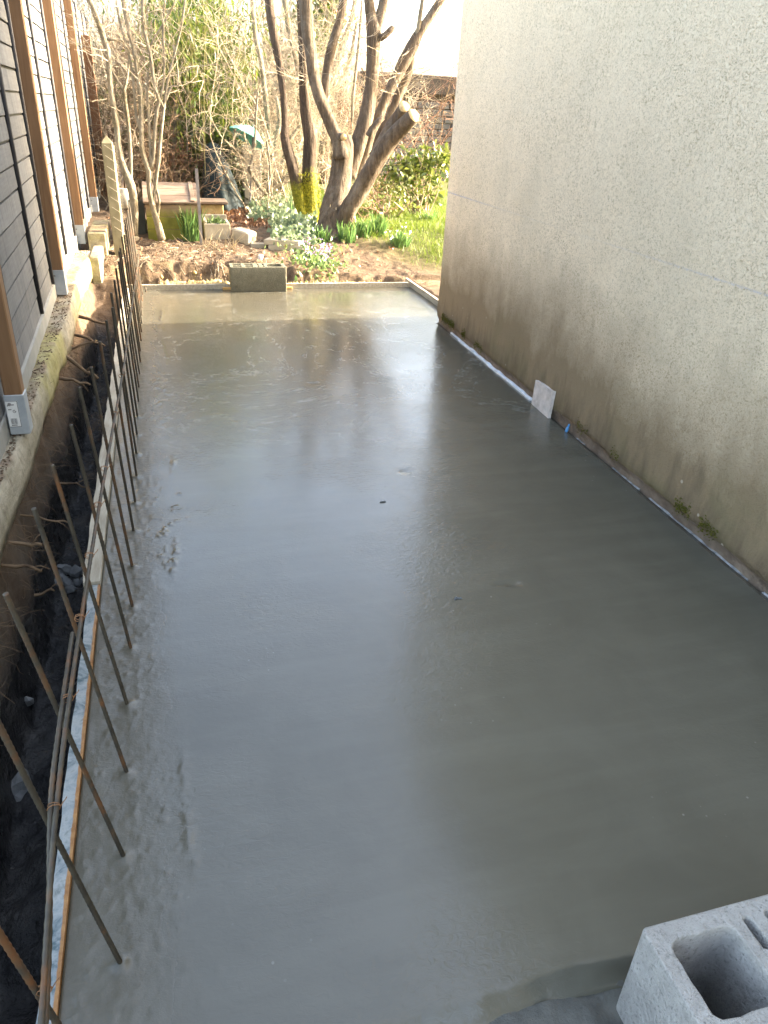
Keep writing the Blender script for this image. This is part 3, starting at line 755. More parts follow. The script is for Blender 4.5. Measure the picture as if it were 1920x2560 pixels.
# ------------------------------------------------------------------ slatted fence on the left
fence = thing('plank_fence', 'tall grey weathered board fence with dark rods and a concrete plinth beside the trench', 'fence', (-.7, 4, .3))
rods = [1.5, 2.45, 3.45, 4.6, 5.42, 6.55, 7.52, 8.68, 9.6, 10.65, 11.7, 12.8, 13.7]
PZ0, PZ1, NC, PITCHZ = .392, 2.50, 19, .113
variants = []
for k in range(3):
    v = []; n = 7
    for i in range(n):
        t = i/(n-1); w = rng.uniform(-.0015, .0015)
        v += [(0, t, 0), (.015+w, t, 0), (.017+w, t, .003), (.013+w, t, PITCHZ-.010+w), (0, t, PITCHZ-.010)]
    f = [(4, 3, 2, 1, 0), tuple(5*(n-1)+j for j in range(5))]
    for i in range(n-1):
        for j in range(5): f.append((i*5+j, i*5+(j+1) % 5, i*5+5+(j+1) % 5, i*5+5+j))
    me = bpy.data.meshes.new('plank'); me.from_pydata(v, [], f); me.update(); me.materials.append(MS['plank']); variants.append(me)
for b in range(0, len(rods)-1):
    y0, y1 = rods[b]+.004, rods[b+1]-.004; x0, x1 = float(fence_x(y0)), float(fence_x(y1))
    for c in range(NC):
        o = bpy.data.objects.new('plank', variants[(b*7+c*3) % 3]); COL.objects.link(o); o.parent = fence; o.matrix_parent_inverse = Matrix.Translation(-Vector(fence.location))
        o.location = (x0-.02, y0, PZ0+c*PITCHZ+rng.uniform(-.0015, .0015)); o.scale = (1, math.hypot(y1-y0, x1-x0), 1)
        o.rotation_euler = (rng.uniform(-.0012, .0012), 0, -math.atan2(x1-x0, y1-y0))
mb = MB()
for b in range(0, len(rods)-1):
    y0, y1 = rods[b], rods[b+1]; x0, x1 = float(fence_x(y0))-.022, float(fence_x(y1))-.022
    mb.add([(x0, y0, PZ0), (x1, y1, PZ0), (x1, y1, PZ1+.03), (x0, y0, PZ1+.03), (x0-.02, y0, PZ0), (x1-.02, y1, PZ0), (x1-.02, y1, PZ1+.03), (x0-.02, y0, PZ1+.03)], [(0, 1, 2, 3), (7, 6, 5, 4), (3, 2, 6, 7)])
mb.build('backing', MS['pane'], fence)
for y in rods:
    x = float(fence_x(y))+.004; mb = MB()
    mb.tube([(x, y, .405), (x+rng.uniform(-.003, .003), y+.004, 1.4), (x, y, PZ1+.06)], .0125, 8); mb.build('rod', MS['rod'], fence, True)
for i in range(0, len(rods)-1, 2):
    y0, y1 = rods[i]+.003, rods[min(i+2, len(rods)-1)]-.003; x0, x1 = float(fence_x(y0)), float(fence_x(y1)); mb = MB()
    mb.add([(x0-.04, y0, .1), (x0+.006, y0, .1), (x1+.006, y1, .1), (x1-.04, y1, .1), (x0-.04, y0, .40), (x0+.006, y0, .385), (x1+.006, y1, .385), (x1-.04, y1, .40)],
           [(3,2,1,0), (4,5,6,7), (0,1,5,4), (1,2,6,5), (2,3,7,6), (3,0,4,7)])
    mb.build('plinth', MS['plinth'], fence)

# posts in front of the fence
def wood_post(xr, y, label, top, bracket, w=.072, mat='post', sticker=False, base=.31):
    root = thing('wooden_post', label, 'post', (xr-w/2, y+w/2, base), 'wooden posts in front of the board fence')
    mb = MB(); mb.bevbox((xr-w, y, (.47 if bracket else base)), (xr, y+w, top), .004); mb.build('beam', MS[mat], root)
    if bracket:
        mb = MB(); mb.bevbox((xr-w-.004, y-.004, base), (xr+.004, y+w+.004, .475), .003); br = mb.build('base_sleeve', MS['galv'], root)
        mb = MB(); mb.tube([(xr-w*.78, y-.003, .44), (xr-w*.78, y-.011, .44)], .007, 6); mb.build('bolt', MS['metal'], br)
        if sticker:
            s0, s1, t0, t1 = xr-w+.000, xr-w+.043, .345, .452; yy = y-.0065
            mb = MB(); mb.box((s0, yy, t0), (s1, yy+.0015, t1)); 
            def ink(x0, z0, x1, z1): mb.add([(x0, yy-.0008, z0), (x1, yy-.0008, z0), (x1, yy-.0008, z1), (x0, yy-.0008, z1)], [(0, 1, 2, 3)], 1)
            e_ = .0016; ink(s0, t1-e_, s1, t1); ink(s1-e_, t0, s1, t1-e_); ink(s0, t0, s1-e_, t0+e_)
            # bar code
            xx = s0+.009
            while xx < s1-.012:
                w_ = rng.choice((.0006, .0006, .0012)); ink(xx, t0+.012, xx+w_, t0+.036); xx += w_+rng.choice((.0007, .0012))
            ink(s0+.008, t0+.006, s1-.014, t0+.009)
            ink(s0+.013, t1-.017, s0+.030, t1-.0135); ink(s0+.004, t1-.020, s0+.009, t1-.0165); ink(s0+.006, t1-.036, s0+.018, t1-.033)
            # open round mark with a tick
            cxm, czm = s0+.028, t1-.042
            for k in range(14):
                a0, a1 = R(60+k*20), R(60+(k+1)*20)
                mb.add([(cxm+math.cos(q_)*r_, yy-.0008, czm+math.sin(q_)*r_) for q_, r_ in ((a0, .0048), (a0, .0064), (a1, .0064), (a1, .0048))], [(0, 1, 2, 3)], 1)
            ink(cxm, czm-.0015, cxm+.0055, czm+.0005); ink(cxm, czm, cxm+.0015, czm+.004)
            mb.build('sticker', [MS['white'], MS['black']], br)
    return root
wood_post(-.580, 3.00, 'orange brown wooden post whose steel foot carries a white bar code sticker', 2.75, True, sticker=True, w=.066)
wood_post(-.664, 5.52, 'orange brown wooden post second from the camera with a plain steel foot', 2.75, True, w=.074)
wood_post(-.69, 7.68, 'sunlit wooden post third from the camera on the bright end of the footing', 2.75, True, w=.08)
wood_post(-.705, 10.05, 'sunlit thin wooden post fourth from the camera with a steel foot', 2.70, True, w=.08)
wood_post(-.66, 11.83, 'dark old brown post just behind the concrete fence post', 2.22, False, mat='oldpost', w=.11)

# ------------------------------------------------------------------ footing under the fence
ys = np.linspace(-1.5, 7.35, 380); rows = []
fz = lambda y: .30+0*y
j = lambda k, s, a: a*fbm(ys*s, ys*0+k*.37, 0, 4, 70)
fxr = -.605+.015*fbm(ys*1.3, ys*0, 0, 3, 71)-.02*sst(5.0, 5.8, ys)+.02*sst(6.2, 7., ys)
prof = [(-.045, .165, 0), (.0, .155, .012), (.004, .20, .008), (.0, .255, .008), (-.008, .292, .006), (-.02, .303, .004), (-.05, .302, .006), (-.09, .30, .006), (-.16, .30, .002)]
vv = []
for k, (dx, z, jj) in enumerate(prof):
    xx = fxr+dx+jj*fbm(ys*9, ys*0+k*.8, 0, 4, 72); zz = z+.012*fbm(ys*6, ys*0+k*.5, 0, 4, 73)*(1 if k < 8 else .3)
    if k < 2: zz = zz-.02*np.clip(fbm(ys*1.7, ys*0, 0, 3, 74)*2, -1, 1)
    vv.append(np.stack([xx, ys, zz], -1))
vv = np.array(vv); ia = np.arange(vv.shape[0]*vv.shape[1]).reshape(vv.shape[:2])
fq = np.stack([ia[:-1, :-1], ia[:-1, 1:], ia[1:, 1:], ia[1:, :-1]], -1).reshape(-1, 4)
ft = mesh_np('footing_wall', vv.reshape(-1, 3), fq[:, ::-1], MS['footing'], smooth=True)
tag(ft, 'rough old low concrete footing wall with moss carrying the fence posts above the trench', 'footing wall')
# step block at the sunlit end of the footing
mb = MB()
for (x0, x1, y0, y1, z1) in [(-.62, -.535, 7.0, 7.6, .31), (-.66, -.50, 7.62, 8.5, .42)]:
    mb.bevbox((x0, y0, .02), (x1, y1, z1), .01)
tag(mb.build('footing_step', MS['footing']), 'sunlit pale stepped end of the footing near the concrete post', 'footing step')

# dry roots and crumbs lying on the footing
mv, mf = [], []
def shard(mv, mf, p, s_, flat=.5):
    b_ = len(mv); q_ = Matrix.Rotation(rng.uniform(0, 6.28), 3, 'Z') @ Matrix.Rotation(rng.uniform(-.6, .6), 3, 'X')
    for d in ((1, 0, 0), (-1, 0, 0), (0, 1, 0), (0, -1, 0), (0, 0, flat), (0, 0, -flat)):
        mv.append(Vector(p)+(q_ @ Vector(d))*s_*rng.uniform(.6, 1.2))
    mf.extend((b_+i_, b_+j_, b_+k_) for i_, j_, k_ in ((0,2,4), (2,1,4), (1,3,4), (3,0,4), (2,0,5), (1,2,5), (3,1,5), (0,3,5)))
for k in range(900):
    y = rng.uniform(1.6, 7.3)
    if vnoise(y*2.1, 0., 0., 81) < -.2: continue
    x = rng.uniform(float(fence_x(y))+.01, float(np.interp(y, ys, fxr))-.015); shard(mv, mf, (x, y, .303+rng.random()*.006), rng.uniform(.003, .009))
o = mesh_np('soil_crumbs', np.array([tuple(p) for p in mv]), np.array(mf), MS['clod']); tag(o, 'dry soil crumbs lying on top of the footing', kind='stuff')

# ------------------------------------------------------------------ roots and rubble in the trench
RG = 'cut roots sticking out of the trench side'
roots = [((207, 793), (264, 808), 9), ((202, 840), (262, 866), 8), ((168, 894), (244, 946), 11), ((164, 948), (225, 962), 9), ((156, 1209), (216, 1218), 6),
         ((96, 1293), (171, 1307), 6), ((41, 1358), (104, 1361), 10), ((43, 1417), (104, 1428), 10), ((89, 1488), (136, 1477), 8), ((180, 872), (240, 850), 6), ((255, 690), (310, 728), 8)]
rlab = ['pale twisted cut root poking out below the sunlit end of the footing', 'forked cut root reaching over the dark trench', 'thick root with a pale sawn tip crossing toward the steel bars',
        'short stubby root below the thick sawn one', 'thin wiry root low over the wet mud', 'long thin root above the rubble in the mud', 'stout broken root stub beside the rubble', 'reddish root stub just above the rubble',
        'pale broken root tip below the rubble', 'slim upward bent root near the forked one', 'light root hanging out of the far soil bank beside the bars']
for (a_, b_, w), lab in zip(roots, rlab):
    p0 = PX(*a_, -.60); p1 = PY(*b_, p0.y-.01); d = p1-p0
    pts = [p0-Vector((.08, 0, -.02))]
    for t in (0, .3, .6, .85, 1): pts.append(p0+d*t+Vector((0, rng.uniform(-.012, .012), rng.uniform(-.01, .01))) if 0 < t < 1 else p0+d*t)
    r0 = rad(w, p0); P_ = resample([(p, r0*(1-.35*i/6)) for i, p in enumerate(pts)], .02)
    mb = MB(); mb.tube([q_[0] for q_ in P_], [q_[1] for q_ in P_], 7, bump=.08, cut=1)
    if rng.random() < .7:
        m_ = pts[3]; e_ = m_+Vector((rng.uniform(.03, .08), rng.uniform(-.05, .05), rng.uniform(-.05, .04)))
        mb.tube([m_, (m_+e_)/2+Vector((0, 0, .01)), e_], [r0*.5, r0*.4, r0*.2], 5)
    tag(mb.build('root', [MS['root'], MS['cutwood']], smooth=True), lab, 'root', RG)
mb = MB()
for k in range(300):
    y = rng.choice([rng.uniform(.7, 6.2), rng.uniform(2.0, 5.0)]); z = rng.uniform(-.15, .16); x = -.63+rng.uniform(-.02, .03)
    pts = [Vector((x-.02, y, z))]; d = Vector((rng.uniform(.3, 1), rng.uniform(-1, 1), rng.uniform(-.6, .3))).normalized()
    for i in range(5):
        d = (d+Vector((rng.gauss(0, .3), rng.gauss(0, .4), rng.gauss(-.08, .3)))).normalized(); pts.append(pts[-1]+d*rng.uniform(.012, .035))
    mb.tube(pts, [.0012, .001, .0009, .0008, .0006, .0004], 3, cap=False)
tag(mb.build('root_fibres', MS['fibre']), 'fine root hairs hanging from the trench side', kind='stuff')
for k, (px, py, s_) in enumerate([(160, 1400, .032), (150, 1418, .026), (185, 1404, .034), (200, 1396, .024), (112, 1420, .03), (125, 1436, .028), (98, 1410, .026), (165, 1432, .03), (190, 1428, .022), (205, 1425, .024), (115, 1445, .03), (175, 1462, .028), (15, 1945, .035), (60, 1770, .025)]):
    p = PZ(px, py, -.40); p.x = min(p.x, FX-s_*1.1); p.x = max(p.x, -.60); p.z = gz(p.x, p.y)+s_*.35
    import bmesh
    bm = bmesh.new(); bmesh.ops.create_icosphere(bm, subdivisions=1 if k % 3 else 2, radius=s_)
    sc_ = Vector((rng.uniform(.8, 1.3), rng.uniform(.8, 1.4), rng.uniform(.6, .9)))
    for v in bm.verts:
        n_ = float(vnoise(v.co.x/s_*1.3+k*7, v.co.y/s_*1.3, v.co.z/s_*1.3, 90)); v.co = Vector((v.co.x*sc_.x, v.co.y*sc_.y, v.co.z*sc_.z))*(1+.6*n_)
    me = bpy.data.meshes.new('rubble_lump'); bm.to_mesh(me); bm.free(); me.materials.append(MS['rubble'])
    o = bpy.data.objects.new('rubble_lump', me); o.location = p; o.rotation_euler = (rng.random(), rng.random(), rng.random()*6); COL.objects.link(o)
    if k < 12: tag(o, 'grey lump in the heap of concrete rubble on the wet trench mud', 'rubble lump', 'rubble lumps in the trench')
    else: tag(o, ['angular pale lump lying alone low in the dark trench', 'flat grey lump lying alone between the leaning bars'][k-12], 'rubble lump')

# ------------------------------------------------------------------ clods, clay lumps and crumbs on the bank
mv, mf = [], []
for k in range(5200):
    x = rng.uniform(-.75, 2.6); y = 7.16+abs(rng.gauss(0, .55))
    if y > 9 or (x > 1.2 and y > 8.2): continue
    s_ = rng.choice((.003, .004, .006, .010))*rng.uniform(.6, 1.3)*(1.1 if x < .7 else .6); shard(mv, mf, (x, y, gz(x, y)+s_*.3) if k < 0 else (x, y, 0), s_, .8)
ar = np.array([tuple(p) for p in mv]); cen = ar.reshape(-1, 6, 3).mean(1)
hz = height(cen[:, 0], cen[:, 1]); ar = ar.reshape(-1, 6, 3); ar[:, :, 2] += (hz+.002)[:, None]; ar = ar.reshape(-1, 3)
tag(mesh_np('soil_clods', ar, np.array(mf), MS['clod']), 'crumbly brown clods on the bare soil', kind='stuff')
mv, mf = [], []
for k in range(620):
    x = rng.choice([rng.uniform(-.02, .55), rng.uniform(-.05, .5), rng.uniform(1.1, 2.1)]); y = 7.165+abs(rng.gauss(0, .065)); s_ = rng.choice((.008, .012, .018, .026, .036))*rng.uniform(.7, 1.2)*(1 if x < .8 else .5)
    shard(mv, mf, (x, y, 0), s_, .9)
ar = np.array([tuple(p) for p in mv]).reshape(-1, 6, 3); cen = ar.mean(1); hz = height(cen[:, 0], cen[:, 1]); ar[:, :, 2] += np.maximum(hz, .03)[:, None]
tag(mesh_np('clay_lumps', ar.reshape(-1, 3), np.array(mf), MS['clay']), 'yellowish clay lumps in the cut face of the soil bank', kind='stuff')
mb = MB()
for k in range(240):
    x = rng.uniform(-.6, 1.0); y = rng.uniform(7.2, 8.2); L = rng.uniform(.05, .22); a_ = rng.uniform(0, 6.28); z = gz(x, y)+.004
    pts = [Vector((x, y, z))]
    for i in range(4):
        a_ += rng.gauss(0, .5); q_ = pts[-1]+Vector((math.cos(a_), math.sin(a_), 0))*L/4; q_.z = gz(q_.x, q_.y)+rng.uniform(.002, .018); pts.append(q_)
    mb.tube(pts, [.0026, .0024, .002, .0015, .001], 3, cap=False)
tag(mb.build('dry_roots', MS['twig']), 'dry root ends and straws strewn over the soil bank', kind='stuff')

# ------------------------------------------------------------------ concrete fence post with chain-link wire
p = G(296, 612); bx, by, bz = -.395, 7.70, .26
cp = thing('concrete_fence_post', 'slim concrete fence post with a pointed top and chain-link wire beside it', 'fence post', (bx, by, bz))
mb = MB(); w = .047
mb.bevbox((bx-w, by-w, bz-.25), (bx+w, by+w, 1.17), .006)
mb.add([(bx-w+.004, by-w+.004, 1.169), (bx+w-.004, by-w+.004, 1.169), (bx+w-.004, by+w-.004, 1.169), (bx-w+.004, by+w-.004, 1.169), (bx, by, 1.225)], [(0,1,4), (1,2,4), (2,3,4), (3,0,4)])
mb.build('shaft', MS['pconc'], cp)
mb = MB()
for k in range(9):      # wire strands stretched round the post
    z = .42+k*.085
    mb.tube([(bx-w*.5, by-w-.004, z+.05), (bx+w+.003, by-w-.003, z), (bx+w+.02, by+.02, z-.03)], .0016, 4)
for s_ in range(3):     # the rolled end of the mesh beside the post
    x0 = bx+w+.006+s_*.012; pts = []
    for k in range(60): pts.append((x0+.007*(-1)**k, by-.03+.02*s_, .30+k*.0148))
    mb.tube(pts, .0013, 4)
mb.tube([(bx+w+.008, by-.035, .2), (bx+w+.008, by-.035, 1.15)], .003, 5)
mb.build('chain_link', MS['wire'], cp)

# ------------------------------------------------------------------ trees and shrubs
def trace(pts, Y, lean=0.):
    """photo points (x, y, width) -> list of (point, radius), at distance Y, lean metres further per metre of height"""
    out = []
    z0 = None
    for t in pts:
        Yk = t[3] if len(t) > 3 else Y
        p = PY(t[0], t[1], Yk)
        out.append((p, rad(t[2], p)))
    return out
def limb(parent, name, pts, Y, mat, n=12, step=.05, bump=.05, cut=None):
    P_ = resample(trace(pts, Y), step)
    mb = MB(); mb.tube([q_[0] for q_ in P_], [q_[1] for q_ in P_], n, bump=bump, bs=.35, cut=1 if cut else None)
    return mb.build(name, [mat, MS['cutwood']] if cut else mat, parent, True)
def branchlet(mb, p, d, L, r, dep, spread=.6, up=.15, n=3, wig=.22):
    k = max(3, int(L/.09)); pts = [p]; dirs = []
    for i in range(k):
        d = (d+Vector((rng.gauss(0, wig), rng.gauss(0, wig), rng.gauss(up*.4, wig)))).normalized()
        pts.append(pts[-1]+d*(L/k)); dirs.append(d)
    mb.tube(pts, [r*(1-.75*i/k) for i in range(k+1)], n if r > .004 else 3, cap=False)
    if dep <= 0: return
    for i in range(1, k+1):
        for _ in range(1 if dep > 1 else rng.choice((1, 1, 2))):
            if rng.random() < .75:
                nd_ = (dirs[i-1]+Vector((rng.gauss(0, spread), rng.gauss(0, spread), rng.gauss(up, spread*.7)))).normalized()
                branchlet(mb, pts[i], nd_, L*rng.uniform(.35, .65), r*(1-.7*i/k)*.6, dep-1, spread, up, n, wig)

# big pruned tree
T = MS['bark']
tb = G(835, 590)
tree = thing('pruned_tree', 'big old pruned tree with several thick limbs and pale fresh saw cuts', 'tree', tb)
limb(tree, 'trunk', [(826, 612, 96, 8.55), (828, 580, 74, 8.6), (835, 520, 60, 8.65), (845, 477, 56, 8.68), (852, 434, 54, 8.7), (857, 392, 52, 8.7), (860, 358, 46, 8.72), (862, 335, 30, 8.72)], 8.6, T, 18)
limb(tree, 'limb', [(852, 395, 40), (847, 355, 36), (834, 325, 31), (816, 282, 30), (796, 235, 30), (784, 188, 29), (776, 127, 29), (767, 72, 32), (763, 0, 34), (755, -90, 30), (748, -170, 26)], 8.62, T)
limb(tree, 'limb', [(806, 256, 22), (812, 225, 24), (820, 170, 23), (830, 115, 23), (842, 75, 22), (852, 40, 21), (858, 0, 20), (864, -80, 17), (870, -130, 12)], 8.75, T, 9)
limb(tree, 'limb', [(868, 440, 46), (888, 383, 42), (904, 335, 38), (919, 271, 36), (927, 217, 31), (931, 163, 33), (934, 108, 36), (934, 72, 37), (928, 40, 28), (922, 0, 25), (915, -100, 22), (912, -150, 18)], 8.8, T, 14)
limb(tree, 'limb', [(938, 84, 28), (950, 43, 25), (960, 0, 23), (970, -90, 20), (976, -140, 16)], 8.8, T, 9)
limb(tree, 'branch_stub', [(950, 96, 16), (964, 88, 15), (974, 78, 15), (984, 69, 15)], 8.72, T, 8, cut=True)
limb(tree, 'limb', [(890, 440, 34), (908, 395, 30), (928, 330, 26), (947, 289, 24), (969, 235, 24), (990, 195, 26), (1009, 155, 30), (1030, 119, 32), (1048, 83, 24), (1077, 40, 21), (1103, 0, 20), (1130, -50, 17), (1160, -110, 9)], 8.95, T)
limb(tree, 'limb', [(925, 420, 30), (943, 362, 26), (972, 300, 24), (998, 235, 22), (1019, 188, 22), (1030, 140, 20)], 9.05, T, 9)
limb(tree, 'limb', [(1036, 105, 14), (1046, 72, 12), (1052, 29, 11), (1056, 0, 10), (1062, -120, 7), (1065, -200, 4)], 8.93, MS['palebark'], 8)
limb(tree, 'limb', [(840, 606, 48), (857, 565, 44), (874, 521, 42, 8.45), (898, 480, 43, 8.4), (922, 436, 43, 8.32), (945, 394, 43, 8.26), (974, 352, 41, 8.2), (1006, 317, 38, 8.1), (1035, 288, 33, 7.95)], 8.52, T, 14, cut=True)
limb(tree, 'limb', [(938, 396, 36, 8.45), (972, 332, 35, 8.42), (998, 292, 32, 8.3), (1010, 266, 28, 8.16)], 8.66, T, 12, cut=True)
limb(tree, 'branch_stub', [(920, 340, 16), (930, 322, 15), (945, 305, 14), (958, 293, 14)], 8.6, T, 8, cut=True)
p = PY(859, 343, 8.42); d_ = Vector((0, -1, .1)).normalized(); r_ = rad(8, p)*2
mb = MB(); mb.tube([p+Vector((0, .2, 0)), p], [r_*1.25, r_], 12, cut=1); mb.build('branch_stub', [T, MS['cutwood']], tree, True)
mb = MB()
for k in range(46):
    px, py = rng.choice([(775, 130), (790, 205), (930, 130), (960, 10), (1010, 160), (1090, 20), (940, 80), (850, 60), (765, 30), (985, 215)])
    branchlet(mb, PY(px+rng.uniform(-8, 8), py+rng.uniform(-30, 30), 8.8), Vector((rng.gauss(0, 1), rng.gauss(0, .6), rng.uniform(-.1, 1))).normalized(), rng.uniform(.3, .8), .005, 1)
mb.build('twigs', MS['twig'], tree)
mb = MB()
for s_, Yb in (((640, 620), 9.1), ((1000, 560), 9.3)): pass

# mossy twin trunk
tw = thing('mossy_tree', 'slender twin-trunk tree with bright green moss at its foot beside the pruned tree', 'tree', G(773, 566))
limb(tw, 'trunk', [(772, 585, 64), (773, 562, 54), (772, 527, 50), (773, 470, 38), (773, 413, 35), (775, 356, 34), (771, 318, 31), (766, 289, 29), (759, 217, 22), (757, 145, 18), (752, 60, 17), (745, -60, 15), (738, -160, 12)], 9.3, MS['mossbark'], 14)
limb(tw, 'trunk', [(762, 560, 34), (750, 508, 30), (740, 451, 29), (727, 403, 27), (716, 362, 25), (711, 335, 21), (712, 307, 17), (708, 235, 17), (699, 163, 19), (687, 101, 21), (678, 43, 23), (672, 0, 22), (658, -120, 18), (650, -180, 12)], 9.25, MS['mossbark'], 12)
mb = MB()
for k in range(26):
    px, py = rng.choice([(716, 362), (708, 235), (700, 160), (760, 217), (757, 145), (680, 50)])
    branchlet(mb, PY(px, py+rng.uniform(-30, 30), 9.25), Vector((rng.gauss(0, 1), rng.gauss(0, .6), rng.uniform(-.2, 1))).normalized(), rng.uniform(.3, .7), .004, 1)
mb.build('twigs', MS['twig'], tw)
mv, mf = [], []
for k in range(1500):
    t = rng.random()**1.6; px = 773+rng.uniform(-26, 26)*(1+.25*(1-t)); py = 582-t*150
    p = PY(px, py, 9.22-.04*rng.random())
    for _ in range(2):
        d = Vector((rng.gauss(0, 1), rng.gauss(-.8, .6), rng.gauss(.2, 1))).normalized(); s_ = d.orthogonal().normalized()*.004; b_ = len(mv)
        mv += [p-s_, p+s_, p+d*rng.uniform(.012, .03)]; mf.append((b_, b_+1, b_+2))
o = mesh_np('moss', np.array([tuple(p) for p in mv]), np.array(mf), leafmat('bright_moss', (.13, .14, .012), (.34, .31, .035), .9, .3, .1), tw); o['kind'] = 'stuff'

# pale hazel stems
def hazel(label, base, stems, tw_pts, n_tw, Y):
    root = thing('hazel_shrub', label, 'shrub', G(*base))
    for i, st in enumerate(stems): limb(root, 'stem', st, Y, MS['palebark'], 9, .06, .04)
    mb = MB()
    for k in range(n_tw):
        px, py = rng.choice(tw_pts); up_ = 1 if py < 300 else .3
        branchlet(mb, PY(px+rng.uniform(-4, 4), py+rng.uniform(-40, 40), Y+rng.uniform(-.05, .05)), Vector((rng.gauss(0, .7), rng.gauss(0, .7), rng.uniform(.0, 1)*up_)).normalized(), rng.uniform(.25, .6), .0045, 2)
    mb.build('twigs', MS['twig'], root)
hazel('pale leaning bare stem rising beside the concrete fence post', (333, 585),
      [[(333, 588, 24), (336, 521, 20), (327, 463, 21), (310, 420, 19), (298, 376, 16), (292, 318, 15), (285, 275, 14), (278, 231, 14), (273, 174, 14), (269, 124, 15), (259, 95, 14), (249, 64, 14), (234, 23, 14), (223, 0, 14), (190, -120, 11), (150, -260, 8), (120, -350, 4)],
       [(326, 455, 11), (327, 405, 9.5), (324, 347, 9), (318, 289, 9), (312, 246, 9), (310, 226, 9), (318, 195, 6), (321, 168, 5), (324, 130, 4)],
       [(312, 232, 7), (296, 205, 6), (281, 179, 6), (275, 160, 5)],
       [(262, 98, 7), (300, 100, 6), (340, 106, 6), (370, 118, 5), (395, 135, 4)]], [(269, 124), (259, 90), (318, 200), (273, 174), (312, 246)], 14, 8.15)
hazel('pale forked bare shrub with many upright stems in front of the wooden box', (398, 585),
      [[(405, 600, 20), (396, 564, 18), (379, 506, 14), (373, 463, 12.5), (373, 428, 14), (362, 399, 13), (354, 362, 12), (354, 304, 12), (352, 246, 13), (347, 203, 13), (340, 150, 12), (333, 116, 10), (321, 78, 10), (314, 38, 10), (307, 0, 9), (300, -150, 7), (295, -280, 4)],
       [(374, 432, 11), (382, 405, 10), (386, 362, 10), (388, 318, 10), (393, 275, 10), (399, 255, 9), (388, 217, 9), (379, 159, 10), (373, 122, 10), (362, 81, 10), (357, 35, 10), (357, 0, 9), (350, -150, 7), (340, -260, 4)],
       [(398, 258, 7), (408, 217, 7), (411, 174, 6), (409, 116, 6), (408, 58, 6), (412, 0, 5), (420, -120, 3)],
       [(392, 560, 9), (385, 500, 8), (390, 455, 8), (398, 390, 8), (402, 340, 8), (411, 260, 7), (420, 200, 6), (438, 130, 5), (455, 60, 5), (462, 0, 5)],
       [(394, 552, 8), (398, 500, 7), (393, 480, 7), (380, 440, 7), (377, 400, 6), (372, 300, 7), (368, 230, 6), (370, 180, 5)],
       [(354, 330, 8), (340, 290, 7), (336, 240, 7), (330, 180, 6), (318, 120, 6), (300, 60, 5), (290, 0, 5)],
       [(373, 120, 6), (395, 80, 5), (420, 40, 5), (440, 0, 4)], [(411, 260, 6), (430, 215, 5), (446, 215, 5), (441, 150, 4), (432, 112, 4)]],
      [(354, 300), (347, 203), (333, 110), (388, 217), (373, 120), (410, 120), (411, 260), (357, 40)], 26, 8.0)

# other pale upright stems farther back, each a shrub
def shrub(name, label, px, py, Y, hgt, nstem, mat, spread=.35, dep=3, r0=.02, traced=None, group='bare shrubs at the back of the garden', wig=.16, up=.25, L=None):
    base = Vector((PY(px, py, Y).x, Y, .28))
    root = thing(name, label, 'shrub', base, group)
    for st in (traced or []): limb(root, 'stem', st, Y, MS['palebark'], 7, .08, .04)
    mb = MB()
    for k in range(nstem):
        d = Vector((rng.gauss(0, spread), rng.gauss(0, spread), 1)).normalized()
        branchlet(mb, base+Vector((rng.gauss(0, .12), rng.gauss(0, .12), 0)), d, hgt*rng.uniform(.6, 1.05), r0*rng.uniform(.4, 1), dep, .55, up, 4, wig)
    mb.build('branches', mat, root)
    return root
def bushy(label, px, py, Y, hgt, nst, ntw, mat, traced=None, spr=.4, r0=.011):
    """a few visible curving stems with many crossing twigs"""
    base = Vector((PY(px, py, Y).x, Y, .26))
    root = thing('bare_shrub', label, 'shrub', base, 'bare shrubs at the back of the garden')
    for st in (traced or []): limb(root, 'stem', st, Y, MS['palebark'], 7, .08, .04)
    mb = MB()
    for k in range(nst):
        p = base+Vector((rng.gauss(0, .10), rng.gauss(0, .10), 0)); d = Vector((rng.gauss(0, spr), rng.gauss(0, spr), 1)).normalized(); L = hgt*rng.uniform(.65, 1.1); n = 12; pts = [p]; r = r0*rng.uniform(.6, 1.2)
        for i in range(n):
            d = (d+Vector((rng.gauss(0, .16), rng.gauss(0, .16), rng.gauss(.03, .08)))).normalized(); pts.append(pts[-1]+d*L/n)
            if i > 1:
                for _ in range(ntw):
                    e = Vector((rng.gauss(0, 1), rng.gauss(0, .8), rng.gauss(.25, .6))).normalized()
                    branchlet(mb, pts[-1], e, rng.uniform(.2, .62), rng.uniform(.003, .0055), 1, .9, .1, 3, .3)
        mb.tube(pts, [r*(1-.75*i/n) for i in range(n+1)], 5, cap=False)
    mb.build('branches', MS[mat], root); return root
bushy('tall straw coloured bare shrub behind the leaning pale stem', 255, 480, 10.6, 2.6, 3, 2, 'twig')
bushy('dense brown bare shrub beyond the wooden box', 430, 440, 10.3, 1.3, 5, 2, 'browntwig', spr=.6)
bushy('pale bare shrub above the wooden box, in front of the bamboo', 450, 440, 10.9, 2.3, 2, 1, 'twig', [[(430, 400, 12), (440, 300, 12), (436, 215, 11), (425, 180, 10), (440, 120, 9), (450, 40, 8), (455, -60, 6)], [(395, 420, 9), (398, 380, 9), (404, 320, 8), (400, 240, 8)]])
bushy('pale lichen covered shrub with thick upright stems beside the teal parasol', 655, 480, 10.8, 2.4, 3, 2, 'twig',
      [[(690, 470, 16), (680, 380, 14), (672, 320, 14), (654, 163, 12), (640, 98, 12), (630, 0, 11), (625, -100, 8)], [(705, 480, 14), (700, 430, 12), (688, 380, 12), (694, 330, 12), (700, 300, 12), (690, 240, 8)], [(695, 470, 18), (730, 430, 14), (750, 400, 10)], [(695, 440, 12), (730, 340, 10), (760, 310, 8)]])
